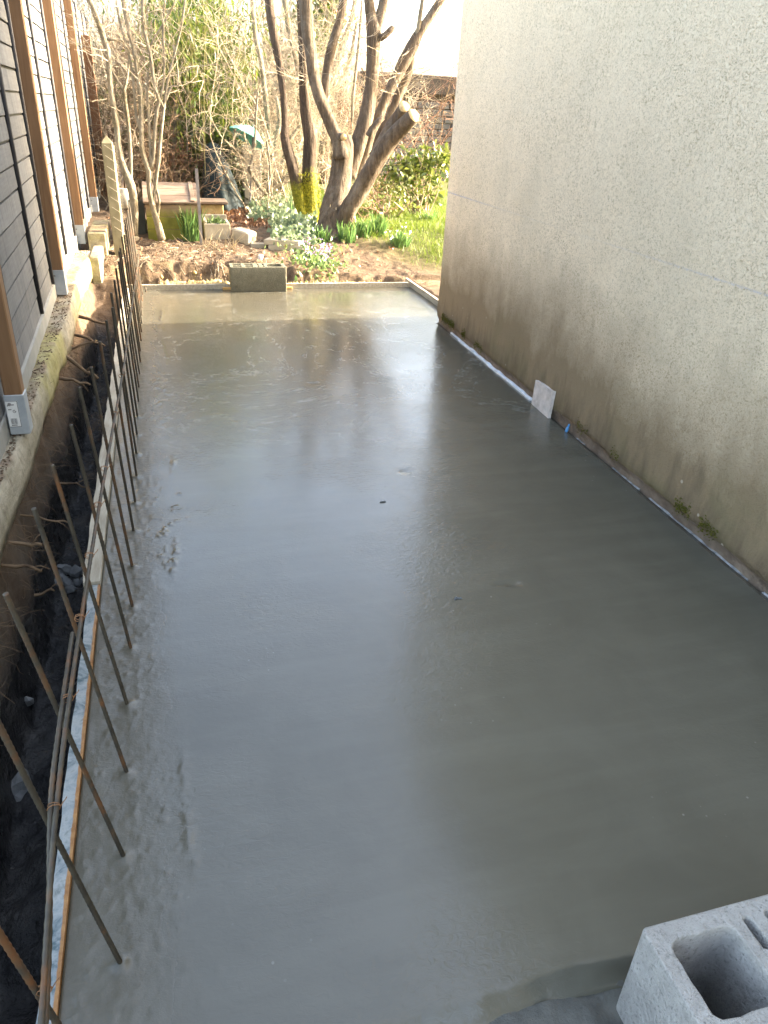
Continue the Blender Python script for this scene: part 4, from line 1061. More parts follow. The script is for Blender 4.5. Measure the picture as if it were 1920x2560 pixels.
bushy('low crooked bare shrub with a yellowish stem behind the green ground cover', 655, 490, 9.8, 1.2, 3, 1, 'twig', [[(668, 486, 10), (650, 470, 9), (632, 440, 9), (622, 425, 9), (632, 395, 8), (638, 340, 7), (640, 285, 6), (645, 230, 4)], [(668, 484, 8), (676, 440, 6), (672, 390, 6), (666, 350, 5)]], .7)
bushy('pale shrub with several straight stems seen between the limbs of the pruned tree', 830, 430, 11.6, 2.6, 3, 2, 'twig',
      [[(800, 420, 16), (812, 300, 14), (817, 239, 14), (850, 130, 14), (882, 36, 13), (890, -40, 10)], [(830, 400, 9), (839, 246, 8), (875, 145, 8), (890, 60, 6)], [(870, 420, 8), (880, 300, 7), (882, 246, 8), (897, 108, 8), (905, 0, 6)], [(740, 420, 11), (748, 300, 12), (745, 181, 12), (719, 61, 13), (712, 0, 16), (708, -60, 14)]])
bushy('thin straw coloured shrub behind the mossy twin trunk', 735, 470, 10.4, 2.2, 2, 2, 'twig')
bushy('reddish bare shrub with many fine twigs behind the cut limbs', 995, 470, 10.8, 1.7, 4, 2, 'redtwig', None, .45, .008)
bushy('low tangled brown shrub at the foot of the pruned tree', 935, 545, 9.5, .8, 5, 1, 'redtwig', None, .8, .007)
bushy('thorny bare shrub reaching across the bright sky beside the house', 1050, 440, 12.9, 2.7, 3, 2, 'browntwig')
bushy('straw coloured bare shrub in front of the far stone wall', 1085, 420, 14.2, 2.3, 4, 2, 'twig')
for px, Y, h_, mt, lab in [(190, 12.3, 2.9, 'twig', 'tall bare shrub overhanging the far end of the board fence'), (330, 11.8, 3.0, 'twig', 'tall pale bare shrub between the two pale stems'), (395, 11.6, 2.4, 'twig', 'bare shrub tangled behind the forked pale stems'),
                           (610, 11.4, 3.3, 'twig', 'arching straw coloured shrub above the teal parasol'), (675, 11.7, 3.4, 'twig', 'tall bare shrub behind the lichen covered stems'), (745, 12.6, 3.5, 'twig', 'tall bare shrub far behind the mossy twin trunk'),
                           (800, 12.8, 3.5, 'twig', 'tall brown bare shrub far behind the pruned tree'), (945, 13.2, 3.2, 'redtwig', 'reddish bare shrub far behind the forked limb')]:
    bushy(lab, px, 430, Y, h_, 6 if px > 600 else 4, 3 if px > 600 else 2, mt)
bushy('wide straw coloured tangle of twigs between the bamboo and the mossy twin trunk', 640, 450, 10.7, 2.4, 6, 3, 'twig', None, .5)
bushy('drooping straw coloured shrub close behind the mossy twin trunk', 700, 450, 10.2, 2.2, 4, 3, 'twig', None, .45)
for px, Y, h_, mt, lab in [(580, 11.0, 2.7, 'twig', 'fine straw coloured tangle leaning over the tarpaulin cover'), (760, 11.4, 2.9, 'twig', 'fine pale tangle filling the gap between mossy twin trunk and pruned tree'), (850, 12.0, 3.1, 'twig', 'fine pale tangle behind the trunk of the pruned tree'),
                           (905, 11.2, 2.6, 'twig', 'fine pale tangle behind the fork of the middle limb'), (150, 13.6, 3.2, 'twig', 'hazy pale tangle rising behind the far end of the fence'), (480, 12.0, 3.2, 'twig', 'fine pale tangle at the back beside the bamboo')]:
    bushy(lab, px, 440, Y, h_, 5, 3, mt, None, .42, .008)
# arching twigs of a weeping shrub over the middle
# leaves: arrays of small folded diamonds
def leaves(name, cen, nrm, size, mat, parent=None, asp=.5, droop=None, rngn=nr):
    n = len(cen)
    d = rngn.normal(size=(n, 3)); d += nrm
    if droop is not None: d = droop+rngn.normal(size=(n, 3))*.45
    d /= np.linalg.norm(d, axis=1)[:, None]
    s = np.cross(d, rngn.normal(size=(n, 3))); s /= np.linalg.norm(s, axis=1)[:, None]+1e-9
    u = np.cross(d, s)
    L = size*rngn.uniform(.6, 1.3, (n, 1)); W = L*asp*.5
    v = np.stack([cen, cen+d*L*.5+s*W+u*W*.4, cen+d*L, cen+d*L*.5-s*W+u*W*.4], 1).reshape(-1, 3)
    f = np.arange(n*4).reshape(n, 4)
    f = np.concatenate([f[:, [0, 1, 2]], f[:, [0, 2, 3]]])
    return mesh_np(name, v, f, mat, parent)
def blob(n, c, r, clump=14, tight=.35):
    cc = np.random.default_rng(int(abs(c[0]*1000)+n)).normal(size=(clump, 3)); cc /= np.linalg.norm(cc, axis=1)[:, None]
    cc *= nr.uniform(.35, 1., (clump, 1))
    k = nr.integers(0, clump, n); p = cc[k]+nr.normal(size=(n, 3))*tight*nr.uniform(.3, 1, (n, 1))
    return p*np.array(r)+np.array(c)

# bamboo clump
bc = PY(515, 440, 11.2)
bam = thing('bamboo_clump', 'bright green bamboo clump with fine straw coloured canes at the back of the garden', 'bamboo', (bc.x, 11.2, .3))
mb = MB(); tips = []
for k in range(90):
    x = bc.x-.06+rng.gauss(0, .22); y = 11.2+rng.gauss(0, .25); h_ = rng.uniform(1.6, 3.6); b_ = Vector((rng.gauss(0, .16), rng.gauss(-.1, .12), 0)); pts = [Vector((x, y, .25))+b_*(t*t)*h_+Vector((0, 0, h_*t)) for t in (0, .25, .5, .75, 1)]
    mb.tube(pts, [.007, .0065, .006, .005, .003], 4, cap=False)
    for t in np.linspace(.3, 1, 10): tips.append(Vector((x, y, .25))+b_*(t*t)*h_+Vector((0, 0, h_*t)))
mb.build('canes', MS['culm'], bam)
tp = np.array([tuple(p) for p in tips]); k = nr.integers(0, len(tp), 7500)
leaves('leaves', tp[k]+nr.normal(size=(7500, 3))*.10, 0, .13, MS['bamboo'], bam, .16, np.array([0, -.1, -.75]))
# tall green tree glimpsed behind between the limbs
yc = PY(810, 130, 15)
t_ = thing('evergreen_tree', 'yellow green leafy tree glimpsed between the limbs of the pruned tree', 'tree', (yc.x, 15, .3))
mb = MB(); mb.tube([(yc.x, 15, .2), (yc.x+.05, 15, 1.5), (yc.x, 15, 3.2)], [.09, .08, .03], 8); mb.build('trunk', MS['bark'], t_, True)
leaves('crown', blob(5000, (yc.x-.05, 15, 2.7), (.55, .5, 1.0)), 0, .10, MS['bamboo'], t_, .4)

# dark ivy bush behind the tarpaulin
def leafbush(name, label, cat, c, r, n, mat, size, asp=.5, stems=10, group=None, clump=16, tight=.35, trunk_mat='browntwig'):
    root = thing(name, label, cat, (c[0], c[1], .25), group)
    mb = MB()
    for k in range(stems): 
        e_ = Vector((c[0]+rng.gauss(0, r[0]*.5), c[1]+rng.gauss(0, r[1]*.5), c[2]+rng.uniform(-.2, .9)*r[2])); b_ = Vector((c[0]+rng.gauss(0, .06), c[1]+rng.gauss(0, .06), .2))
        mb.tube([b_, (b_+e_)/2+Vector((rng.gauss(0, .05), rng.gauss(0, .05), .05)), e_], [.014, .009, .004], 5, cap=False)
    mb.build('stems', MS[trunk_mat], root)
    leaves('foliage', blob(n, c, r, clump, tight), np.array([0, -.2, -.2]), size, mat, root, asp); return root
p = PY(520, 330, 10.9); leafbush('ivy_bush', 'dark green ivy bush behind the dark tarpaulin cover', 'bush', (p.x, 10.9, .95), (.33, .3, .42), 3000, MS['ivy'], .075, .65)
p = PY(590, 420, 10.95); leafbush('ivy_bush', 'dark green leafy bush between the tarpaulin cover and the teal parasol', 'bush', (p.x, 10.95, .5), (.22, .2, .34), 2400, MS['ivy'], .07, .6)
p = PY(640, 500, 11.5); leafbush('ivy_bush', 'low shaded green bush under the teal parasol', 'bush', (p.x, 11.6, .45), (.35, .2, .25), 1300, MS['ivy'], .06, .5)
p = PY(1040, 455, 10.4); leafbush('laurel_bush', 'yellow green sunlit laurel bush beside the house corner', 'bush', (p.x+.1, 10.4, .78), (.5, .42, .36), 1100, MS['laurel'], .095, .48, 22, None, 22, .3, 'twig')
p = PY(965, 500, 10.0); leafbush('laurel_bush', 'sparse yellow green shrub between the pruned tree and the laurel', 'bush', (p.x, 10.0, .55), (.35, .3, .28), 500, MS['laurel'], .06, .5, 16, None, 16, .35, 'twig')
p = PY(500, 200, 12.3); leafbush('evergreen_bush', 'tall dark evergreen bush filling the shade behind the bamboo clump', 'bush', (p.x, 12.3, 1.5), (.85, .4, 1.25), 7000, MS['ivy'], .085, .5, 26, None, 30, .3)
bushy('dense reddish brown thicket behind the pale forked stems', 350, 460, 10.9, 2.0, 8, 3, 'browntwig', None, .45)
bushy('brown twiggy thicket between the leaning stem and the old brown post', 290, 480, 11.6, 2.2, 6, 3, 'browntwig', None, .45)
p = PY(345, 250, 12.6); leafbush('evergreen_bush', 'dark evergreen bush in the shade behind the pale forked stems', 'bush', (p.x, 12.9, 1.0), (.8, .35, .8), 1800, MS['ivy'], .08, .5, 22, None, 26, .3)
# dry brown hedge of dead twigs behind the box
p = PY(440, 350, 10.8)
root = thing('dry_hedge', 'tangled dry brown hedge of dead twigs behind the wooden box', 'hedge', (p.x, 10.8, .3))
mb = MB()
for k in range(130):
    b_ = Vector((p.x+rng.gauss(0, .35), 10.8+rng.gauss(0, .2), rng.uniform(.2, 1.0)))
    branchlet(mb, b_, Vector((rng.gauss(.2, 1), rng.gauss(-.3, .6), rng.gauss(0, .8))).normalized(), rng.uniform(.25, .6), .004, 1, .8, -.2)
mb.build('branches', MS['browntwig'], root)
leaves('dead_leaves', blob(900, (p.x, 10.75, .75), (.5, .2, .45)), 0, .05, MS['litter'], root, .5)
# backdrop hedges
def hedge(label, x0, x1, Y, h_, n, mats, leaf=.09, seed=0):
    root = thing('garden_hedge', label, 'hedge', ((x0+x1)/2, Y, .2), 'tall hedges closing the garden'); mb = MB()
    for k in range(int((x1-x0)*5)):
        branchlet(mb, Vector((rng.uniform(x0, x1), Y+rng.gauss(0, .2), .2)), Vector((rng.gauss(0, .2), rng.gauss(0, .2), 1)).normalized(), h_*rng.uniform(.7, 1.05), .016, 2, .5, .3, 4, .14)
    mb.build('branches', MS[mats[0]], root)
    c = np.stack([nr.uniform(x0, x1, n), Y+nr.normal(size=n)*.3, .2+h_*nr.uniform(0, 1, n)**.8], -1)
    keepm = fbm(c[:, 0]*1.6, c[:, 2]*1.6, 0, 3, 200+seed) > -.12
    leaves('leaves', c[keepm], 0, leaf, MS[mats[1]], root, .5)
hedge('tall dark hedge closing the garden behind the board fence end', -3.2, .1, 14.6, 3.3, 3600, ('browntwig', 'ivy'), .07, 1)
hedge('tall green hedge behind the bamboo clump', .1, 1.7, 14.6, 3.4, 4200, ('browntwig', 'ivy'), .08, 2)
hedge('thinner green hedge behind the mossy twin trunk', 1.7, 3.0, 15.6, 3.3, 2600, ('twig', 'ivy'), .08, 3)
hedge('lower thin hedge with dry leaves behind the forked limbs', 2.9, 4.4, 16.2, 2.2, 700, ('browntwig', 'litter'), .06, 4)
rl = np.array([tuple(PY(600+rng.choice((290, 280, 240, 315, 250))+rng.gauss(0, 22), rng.uniform(20, 140), 12.2+rng.random())) for k in range(90)])
leaves('red_leaves', rl, 0, .05, MS['redleaf']); tag(bpy.data.objects['red_leaves'], 'scattered red leaves on the far twigs', kind='stuff')

# ------------------------------------------------------------------ wooden box, cover, parasol and other garden things
bo = Vector((-.13, 8.17, .26))
box = thing('compost_box', 'low wooden box with mossy green boards and a sloping brown lid behind the daffodils', 'wooden box', bo)
BW, BD, BH = .52, .5, .355
for k in range(3):
    mb = MB(); z0 = bo.z+k*BH/3
    mb.bevbox((bo.x, bo.y, z0), (bo.x+BW, bo.y+.022, z0+BH/3-.004), .004); mb.build('plank', MS['algae'], box)
for k in range(3):
    mb = MB(); z0 = bo.z+k*BH/3
    mb.bevbox((bo.x+BW-.022, bo.y+.023, z0), (bo.x+BW, bo.y+BD, z0+BH/3-.004), .004); mb.build('plank', MS['algae'], box)
    mb = MB(); mb.bevbox((bo.x, bo.y+.023, z0), (bo.x+.022, bo.y+BD, z0+BH/3-.004), .004); mb.build('plank', MS['algae'], box)
lid_m = Matrix.Translation((bo.x-.02, bo.y-.03, bo.z+BH+.004)) @ Matrix.Rotation(R(17), 4, 'X')
for k in range(3):
    mb = MB(); mb.bevbox((0, k*.165, 0), (BW+.04, k*.165+.161, .02), .004, mat=lid_m); mb.build('lid_board', MS['lid'], box)
mb = MB(); mb.bevbox((BW-.06, .01, .021), (BW-.02, .48, .034), .003, mat=lid_m); mb.build('lid_batten', MS['lid'], box)
p = PY(502, 592, 8.10); mb = MB(); mb.box((p.x-.012, 8.09, .2), (p.x-.008, 8.12, .95)); mb.box((p.x-.0075, 8.09, .2), (p.x+.018, 8.094, .95))
tag(mb.build('metal_stake', MS['metal']), 'thin grey metal angle stake standing at the corner of the wooden box', 'stake')
p = PY(350, 560, 8.5); mb = MB(); mb.bevbox((p.x-.09, 8.42, .2), (p.x+.06, 8.45, .62), .004)
tag(mb.build('dark_panel', MS['pane']), 'dark leaning panel beside the wooden box under the pale stems', 'panel')
# tarpaulin covered stack
c = PY(562, 530, 10.4); c.z = gz(c.x, 10.5); nz_, na_ = 22, 40; v = []
for i in range(nz_):
    t = i/(nz_-1); z = c.z-.02+.82*t; r_ = .25*(1-.72*t**1.5)*(1 if t < .93 else max(.05, math.sqrt(max(0, 1-((t-.93)/.07)**2))))
    for j_ in range(na_):
        a_ = 2*math.pi*j_/na_; f_ = 1+.07*(1-t)*math.sin(7*a_+2*t)+.05*math.sin(4*a_+1+3*t)+.03*math.sin(11*a_)
        v.append((c.x-.10*t+r_*f_*math.cos(a_), 10.5+r_*f_*math.sin(a_), z))
f = [(i*na_+j_, i*na_+(j_+1) % na_, (i+1)*na_+(j_+1) % na_, (i+1)*na_+j_) for i in range(nz_-1) for j_ in range(na_)]+[tuple((nz_-1)*na_+j_ for j_ in range(na_))]
tag(mesh_np('tarpaulin_cover', v, f, MS['tarp'], smooth=True), 'tall dark blue green tarpaulin cover narrowing to its top in front of the ivy', 'cover')
# low trough with a board on top beside it
a_ = PY(505, 528, 9.9); b_ = PY(565, 528, 9.9)
t_ = thing('low_trough', 'low earthen trough with a plank lid between the wooden box and the tarpaulin cover', 'trough', ((a_.x+b_.x)/2, 9.9, .28))
mb = MB(); mb.bevbox((a_.x, 9.85, .2), (b_.x-.03, 10.15, .44), .01); mb.build('body', MS['clay'], t_)
mb = MB(); mb.bevbox((a_.x-.03, 9.80, .445), (b_.x+.02, 10.2, .475), .006); mb.build('plank_lid', MS['lid'], t_)
# teal parasol
p = PY(620, 342, 10.5); ps = thing('garden_parasol', 'small tilted teal parasol among the bare twigs', 'parasol', (p.x, 10.5, .3))
v = []; nseg = 8; Rm = Matrix.Translation(p) @ Matrix.Rotation(R(28), 4, 'Y') @ Matrix.Rotation(R(-12), 4, 'X')
mb = MB(); rings = [(0, .13), (.09, .105), (.18, .05), (.25, -.02)]
vv = [Rm @ Vector((0, 0, .13))]
for (r_, z_) in rings[1:]:
    for k in range(nseg*2): a_ = math.pi*k/nseg; s_ = 1 if k % 2 == 0 else .96; vv.append(Rm @ Vector((r_*s_*math.cos(a_), r_*s_*math.sin(a_), z_-(0 if k % 2 == 0 else .006))))
n2 = nseg*2; ff = [(0, 1+k, 1+(k+1) % n2) for k in range(n2)]
for i in range(2): ff += [(1+i*n2+k, 1+(i+1)*n2+k, 1+(i+1)*n2+(k+1) % n2, 1+i*n2+(k+1) % n2) for k in range(n2)]
mb.add(vv, ff); mb.build('canopy', MS['teal'], ps)
mb = MB(); mb.tube([(p.x-.02, 10.52, .2), Rm @ Vector((0, 0, .17))], .011, 6); mb.build('pole', MS['metal'], ps)
mb = MB()
for k in range(nseg):
    a_ = 2*math.pi*k/nseg; mb.tube([Rm @ Vector((0, 0, .118)), Rm @ Vector((.25*math.cos(a_), .25*math.sin(a_), -.026))], .003, 3)
mb.build('ribs', MS['metal'], ps)
p = PY(628, 375, 10.8); mb = MB(); mb.bevbox((p.x-.12, 10.75, .2), (p.x+.12, 10.95, p.z+.05), .012)
tag(mb.build('stone_pillar', MS['jar']), 'squat pale stone pillar half hidden under the teal parasol', 'pillar')
# pot and stones behind the concrete post
mb = MB(); p = G(312, 545); prof = [(0, 0), (.05, 0), (.075, .05), (.085, .11), (.075, .17), (.05, .2), (.055, .215), (.04, .215), (.0, .16)]; c = Vector((p.x+.01, p.y+.25, p.z+.08)); na_ = 20
v = [(c.x+r_*math.cos(2*math.pi*k/na_), c.y+r_*math.sin(2*math.pi*k/na_), c.z+z_) for r_, z_ in prof for k in range(na_)]
mb.add(v, [(i*na_+k, i*na_+(k+1) % na_, (i+1)*na_+(k+1) % na_, (i+1)*na_+k) for i in range(len(prof)-1) for k in range(na_)])
tag(mb.build('stone_pot', MS['jar'], smooth=True), 'rounded grey stone pot behind the concrete fence post', 'pot')
def rock(name, label, p, s, mat, seed, sub=3):
    bm = bmesh.new(); bmesh.ops.create_icosphere(bm, subdivisions=sub, radius=1)
    for v in bm.verts:
        n_ = float(fbm(v.co.x*1.2+seed*5, v.co.y*1.2, v.co.z*1.2, 3, 95)); q_ = v.co*(1+.4*n_); v.co = Vector((max(-.8, min(.8, q_.x))*s[0], max(-.8, min(.8, q_.y))*s[1], max(-.7, min(.7, q_.z))*s[2]))
    me = bpy.data.meshes.new(name); bm.to_mesh(me); bm.free(); me.materials.append(mat)
    o = bpy.data.objects.new(name, me); o.location = p; o.rotation_euler.z = seed; COL.objects.link(o); return tag(o, label, 'stone')
p = G(347, 585); rock('garden_stone', 'pale rough stone lying at the foot of the leaning pale stem', p+Vector((.02, .1, .06)), (.09, .08, .12), MS['jar'], 1)
p = G(330, 600); rock('garden_stone', 'flat pale stone lying on the soil before the leaning pale stem', p+Vector((.0, .05, .01)), (.12, .06, .03), MS['stone'], 2)
rock('garden_stone', 'rounded brown stone under the grey pot', Vector((PY(310, 540, 7.95).x, 8.0, .36)), (.08, .08, .10), MS['clod'], 3)
p = G(652, 648); rock('garden_stone', 'small white stone on the soil just behind the dark concrete block', p+Vector((0, 0, .018)), (.03, .026, .04), MS['pfoam'], 4)
# planter and edging stones right of the box
a_ = G(512, 600); t_ = thing('stone_planter', 'pale stone planter with a few green shoots beside the wooden box', 'planter', a_+Vector((.12, .25, 0)))
X0, Y0, Z0 = a_.x, a_.y+.02, a_.z
mb = MB(); W_, D_, H_ = .27, .42, .20
mb.bevbox((X0, Y0, Z0-.1), (X0+W_, Y0+.035, Z0+H_*.78), .008); mb.bevbox((X0, Y0+D_-.035, Z0-.1), (X0+W_, Y0+D_, Z0+H_), .008)
mb.bevbox((X0, Y0+.0352, Z0-.1), (X0+.035, Y0+D_-.0352, Z0+H_*.92), .008); mb.bevbox((X0+W_-.035, Y0+.0352, Z0-.1), (X0+W_, Y0+D_-.0352, Z0+H_*.8), .008)
mb.build('basin', MS['stone'], t_)
mb = MB(); mb.box((X0+.036, Y0+.036, Z0), (X0+W_-.036, Y0+D_-.036, Z0+H_*.6)); mb.build('earth', MS['clod'], t_)
def blades(name, c, r, n, L, W, mat, parent=None, spread=.35, stiff=.5):
    """strap leaves growing from round c"""
    v = np.zeros((n, 8, 3)); a = nr.uniform(0, 2*np.pi, n); rr = np.sqrt(nr.uniform(0, 1, n))
    b = np.stack([c[0]+r[0]*rr*np.cos(a), c[1]+r[1]*rr*np.sin(a), np.full(n, c[2]-.01)], -1)
    d = np.stack([nr.normal(size=n)*spread, nr.normal(size=n)*spread, np.ones(n)], -1); d /= np.linalg.norm(d, axis=1)[:, None]
    s = np.cross(d, nr.normal(size=(n, 3))); s /= np.linalg.norm(s, axis=1)[:, None]
    Ln = L*nr.uniform(.55, 1.1, n); out = d*np.array([1, 1, 0])
    for i, (t, w) in enumerate(((0, .8), (.4, 1.), (.75, .8), (1, .15))):
        cpt = b+d*(Ln*t)[:, None]+(out*stiff-np.array([0, 0, .25*stiff]))*(Ln*t*t)[:, None]
        v[:, i*2] = cpt-s*W*.5*w; v[:, i*2+1] = cpt+s*W*.5*w
    f = np.arange(n*8).reshape(n, 8); q = np.concatenate([f[:, [0, 1, 3, 2]], f[:, [2, 3, 5, 4]], f[:, [4, 5, 7, 6]]])
    return mesh_np(name, v.reshape(-1, 3), q, mat, parent)
blades('shoots', (X0+.14, Y0+.2, Z0+H_*.6), (.1, .15), 70, .12, .018, MS['herb'], t_, .6)
a_ = G(588, 606); mb = MB(); mb.bevbox((-.02, -.06, -.03), (.17, .06, .10), .012, mat=Matrix.Translation(a_+Vector((.03, .12, 0))) @ Matrix.Rotation(R(-48), 4, 'Z') @ Matrix.Rotation(R(6), 4, 'Y') @ Matrix.Scale(1.25, 4))
tag(mb.build('edging_stone', MS['stone']), 'sloping pale edging stone lying at the end of the stone planter', 'edging stone')
# paving slabs
pc = [G(660, 622), G(748, 632), G(775, 604), G(682, 596)]
def slab4(name, pts, z0, z1, mat, lab, jit=.004):
    mb = MB(); lo = [Vector((p.x, p.y, z0)) for p in pts]; hi = [Vector((p.x+rng.uniform(-jit, jit), p.y+rng.uniform(-jit, jit), z1+rng.uniform(-jit, jit))) for p in pts]
    mb.add(lo+hi, [(3,2,1,0), (4,5,6,7), (0,1,5,4), (1,2,6,5), (2,3,7,6), (3,0,4,7)]); o = mb.build(name, mat)
    bm = bmesh.new(); bm.from_mesh(o.data); bmesh.ops.bevel(bm, geom=list(bm.edges), offset=.005, segments=2, affect='EDGES'); bm.to_mesh(o.data); bm.free()
    return tag(o, lab, 'paving slab')
zc = sum(p.z for p in pc)/4
slab4('paving_slab', pc, zc+.028, zc+.075, MS['stone'], 'sunlit pale paving slab lying on top of another one on the soil')
slab4('paving_slab', [p+Vector((.04, -.02, 0)) for p in pc], zc-.05, zc+.027, MS['stone'], 'lower paving slab half buried under the sunlit pale one')
p = G(640, 615); slab4('paving_slab', [p+Vector(q_) for q_ in ((-.06, -.06, 0), (.10, -.07, 0), (.11, .06, 0), (-.05, .05, 0))], p.z-.05, p.z+.03, MS['stone'], 'small broken paving piece beside the stacked slabs')
p = G(640, 545); slab4('paving_slab', [p+Vector(q_) for q_ in ((-.10, -.05, 0), (.10, -.05, 0), (.11, .08, 0), (-.09, .08, 0))], p.z-.05, p.z+.05, MS['stone'], 'pale stone block almost hidden among the grey green ground cover')
# log and red object by the shaded back
p = G(640, 512); mb = MB(); mb.tube([p+Vector((-.2, .1, .12)), p+Vector((-.08, .1, .07)), p+Vector((.05, .08, .05)), p+Vector((.2, .1, .07))], [.012, .02, .024, .02], 8, bump=.05)
tag(mb.build('fallen_branch', MS['twig'], smooth=True), 'thick pale fallen branch in the shade behind the ground cover', 'branch')
p = G(650, 515); mb = MB(); mb.bevbox((p.x-.08, p.y+.15, p.z-.02), (p.x+.06, p.y+.3, p.z+.08), .012)
mb.bevbox((p.x-.09, p.y+.145, p.z+.0802), (p.x+.07, p.y+.305, p.z+.095), .005)
tag(mb.build('red_tub', MS['red']), 'small dark red tub in the shade under the fallen branch', 'tub')

# ------------------------------------------------------------------ flowers, grass and litter
def flowerclump(name, label, px, py, r, n, L, W, mat='daff', cat='plant', group=None, spread=.25, stiff=.25):
    p = G(px, py); root = blades(name, p, r, n, L, W, MS[mat], None, spread, stiff)
    return tag(root, label, cat, group)
flowerclump('daffodil_clump', 'tall clump of blue green daffodil leaves in front of the wooden box', 478, 606, (.075, .06), 120, .36, .014, spread=.16)
for (px, py, L, n, lab) in [(868, 603, .24, 60, 'bright daffodil leaves at the foot of the leaning cut limb'), (905, 592, .24, 70, 'thick daffodil clump beside the leaning cut limb'), (942, 586, .26, 70, 'upright daffodil clump between the cut limb and the lawn'),
                        (800, 606, .20, 50, 'short daffodil leaves just before the mossy twin trunk'), (742, 548, .28, 40, 'fresh green shoots against the mossy trunk'), (1000, 615, .20, 60, 'daffodil clump at the edge of the lawn beside white blooms'), (1070, 560, .2, 50, 'loose daffodil clump under the laurel')]:
    flowerclump('daffodil_clump', lab, px, py, (.10, .07), n, L, .017, group='daffodil clumps round the trees')
gc = []
for k in range(2600):
    px, py = rng.uniform(625, 790), rng.uniform(505, 605)
    if (px-690)*.0+py > 520+(790-px)*.0+88 or (px < 680 and py > 560): continue
    gc.append((px, py))
def G_arr(pp):
    out = []
    for px, py in pp:
        p = PZ(px, py, .29); out.append((p.x, p.y, 0))
    a = np.array(out); a[:, 2] = height(a[:, 0], a[:, 1]); return a
c = G_arr(gc); c[:, 2] += nr.uniform(.02, .14, len(c)); tag(leaves('ground_cover', c, np.array([0, 0, .6]), .06, MS['herbc'], None, .75), 'grey green leafy ground cover round the mossy trunk', kind='stuff')
gc = [(rng.gauss(790, 38), rng.gauss(617, 12)) for k in range(700)]; c = G_arr(gc); c[:, 2] += nr.uniform(.01, .06, len(c)); tag(leaves('primrose_leaves', c, np.array([0, 0, .6]), .05, MS['herb'], None, .6), 'low green leaves of the primroses before the trees', kind='stuff')
gc = [(rng.gauss(px, 9), rng.gauss(py, 5)) for px, py, n in ((775, 612, 40), (805, 607, 50), (818, 612, 40), (772, 600, 30)) for k in range(n)]
c = G_arr(gc); c[:, 2] += nr.uniform(.05, .09, len(c)); tag(leaves('primrose_flowers', c, np.array([0, -.3, .8]), .022, MS['petal'], None, .9), 'lilac primrose flowers before the trees', kind='stuff')
for (px, py, n, lab) in [(980, 598, 14, 'small cluster of white flowers at the lawn edge'), (1012, 592, 10, 'white flower cluster nearest to the house among the daffodils')]:
    c = G_arr([(rng.gauss(px, 8), rng.gauss(py, 5)) for k in range(n)]); c[:, 2] += nr.uniform(.08, .16, n)
    o = leaves('white_flowers', c, np.array([0, -.4, .6]), .026, leafmat('white_petal', (.75, .75, .70), (.85, .85, .80), .5, .4), None, .9); tag(o, lab, 'flowers')
def grassfield(name, n, poly, L, W, mat, label):
    from itertools import cycle
    xs = nr.uniform(poly[0], poly[1], n); y_ = nr.uniform(poly[2], poly[3], n)
    e_ = xs+.9*y_+.5*fbm(xs*1.3, y_*1.3, 0, 3, 110)
    dens = np.clip((e_-9.55)/.5, 0, 1)*np.clip((xs-1.2)/.5, 0, 1)
    k_ = nr.uniform(0, 1, n) < dens; xs, y_ = xs[k_], y_[k_]; n = len(xs); z = height(xs, y_)
    b = np.stack([xs, y_, z-.005], -1); d = np.stack([nr.normal(size=n)*.4, nr.normal(size=n)*.4, np.ones(n)], -1)
    s = nr.normal(size=(n, 3)); s[:, 2] = 0; s /= np.linalg.norm(s, axis=1)[:, None]; l_ = L*nr.uniform(.4, 1.2, n)*(1+.7*np.clip(fbm(xs*2, y_*2, 0, 2, 111), -.5, 1))
    v = np.stack([b-s*W*.5, b+s*W*.5, b+d*(l_*.6)[:, None]+s*W*.35, b+d*(l_*.6)[:, None]-s*W*.35, b+d*(l_)[:, None]+np.stack([d[:, 0], d[:, 1], d[:, 2]*0-.2], -1)*(l_*.4)[:, None]], 1).reshape(-1, 3)
    f = np.arange(n*5).reshape(n, 5); f = np.concatenate([f[:, [0, 1, 2]], f[:, [0, 2, 3]], f[:, [3, 2, 4]]])
    return tag(mesh_np(name, v, f, mat), label, kind='stuff')
grassfield('grass', 60000, (1.2, 5.5, 6.6, 13.5), .10, .0055, MS['grass'], 'sunlit rough lawn grass')
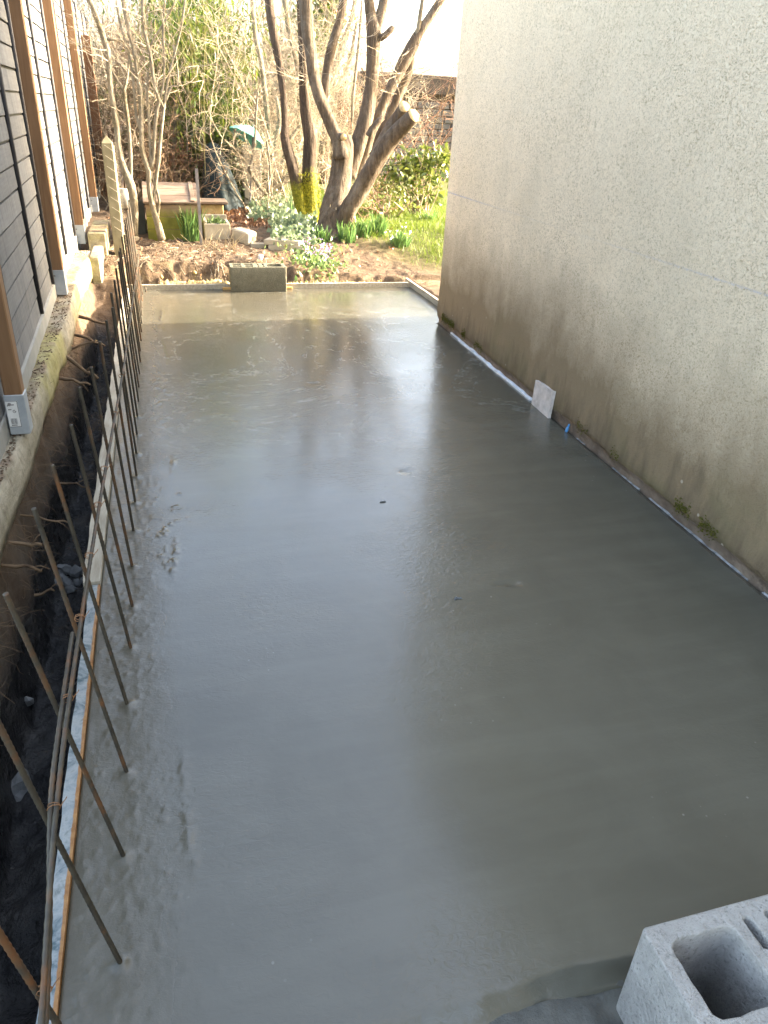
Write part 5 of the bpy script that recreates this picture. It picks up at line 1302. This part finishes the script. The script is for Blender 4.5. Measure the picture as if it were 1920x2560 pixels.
for lab, (px, py), n in [('dry bent stalks growing beside the stone planter', (545, 625), 34), ('dry flower stalks standing before the pruned tree', (845, 590), 6)]:
    p = G(px, py); mb = MB(); root = thing('dry_stalks', lab, 'dry stalks', p) if n < 10 else None
    for k in range(n):
        b_ = p+Vector((rng.gauss(0, .12 if n > 10 else .07), rng.gauss(0, .06), -.01)); d = Vector((rng.gauss(0, .7 if n > 10 else .12), rng.gauss(0, .4 if n > 10 else .1), 1)).normalized(); L = rng.uniform(.08, .26) if n > 10 else rng.uniform(.15, .42)
        q_ = b_+d*L*.6; mb.tube([b_, q_, q_+(d+Vector((rng.gauss(0, .3), rng.gauss(0, .3), -.1 if n > 10 else 0)))*L*.4], [.003, .0025, .0015], 4, cap=False)
        if n < 10: mb.tube([q_+d*L*.36, q_+d*L*.44], [.008, .004], 5); mb.build('stalk', MS['drystem'], root); mb = MB()
    if n >= 10: tag(mb.build('dry_stalks', MS['drystem']), lab, kind='stuff')
gc = [(rng.gauss(600, 55), rng.uniform(515, 572)) for k in range(1500)]+[(rng.uniform(250, 1000), rng.uniform(540, 660)) for k in range(350)]
c = G_arr(gc); c[:, 2] += nr.uniform(.004, .03, len(c)); tag(leaves('leaf_litter', c, np.array([0, 0, .5]), .045, MS['litter'], None, .6), 'brown dead leaves on the path', kind='stuff')

# ------------------------------------------------------------------ far stone wall and beam beside the house
zt = PY(1130, 192, 16.5).z
fw = thing('stone_wall', 'old grey stone wall with a dark brown coping far behind the house corner', 'wall', (6.5, 16.5, .2))
mb = MB(); mb.box((4.2, 16.53, .0), (11, 16.9, zt-.35)); mb.build('core', MS['coping'], fw)
mb = MB(); z = .1; r_ = 0
while z < zt-.5:
    h_ = rng.uniform(.10, .15); x = 4.2+rng.uniform(-.1, 0)
    while x < 8.5:
        w_ = rng.uniform(.18, .36); d_ = rng.uniform(.02, .06); mb.bevbox((x, 16.53-d_, z), (x+w_-.018, 16.56, z+h_-.016), .012); x += w_
    z += h_
o = mb.build('stones', MS['wallstone'], fw); o['kind'] = 'stuff'
mb = MB(); mb.bevbox((4.1, 16.35, zt-.349), (11, 17.0, zt), .02); mb.build('coping', MS['coping'], fw)
a_ = PY(1050, 388, 13.6); b_ = PY(1140, 398, 13.6)
t_ = thing('timber_rail', 'sunlit wooden rail on posts crossing in front of the far stone wall', 'rail', ((a_.x+b_.x)/2, 13.6, .2))
mb = MB(); mb.bevbox((a_.x, 13.55, a_.z-.12), (b_.x+1.8, 13.68, a_.z-.02), .006); mb.build('beam', MS['beam'], t_)
for x in (a_.x+.12, b_.x+.6):
    mb = MB(); mb.bevbox((x, 13.57, .1), (x+.07, 13.64, a_.z-.121), .005); mb.build('post', MS['coping'], t_)
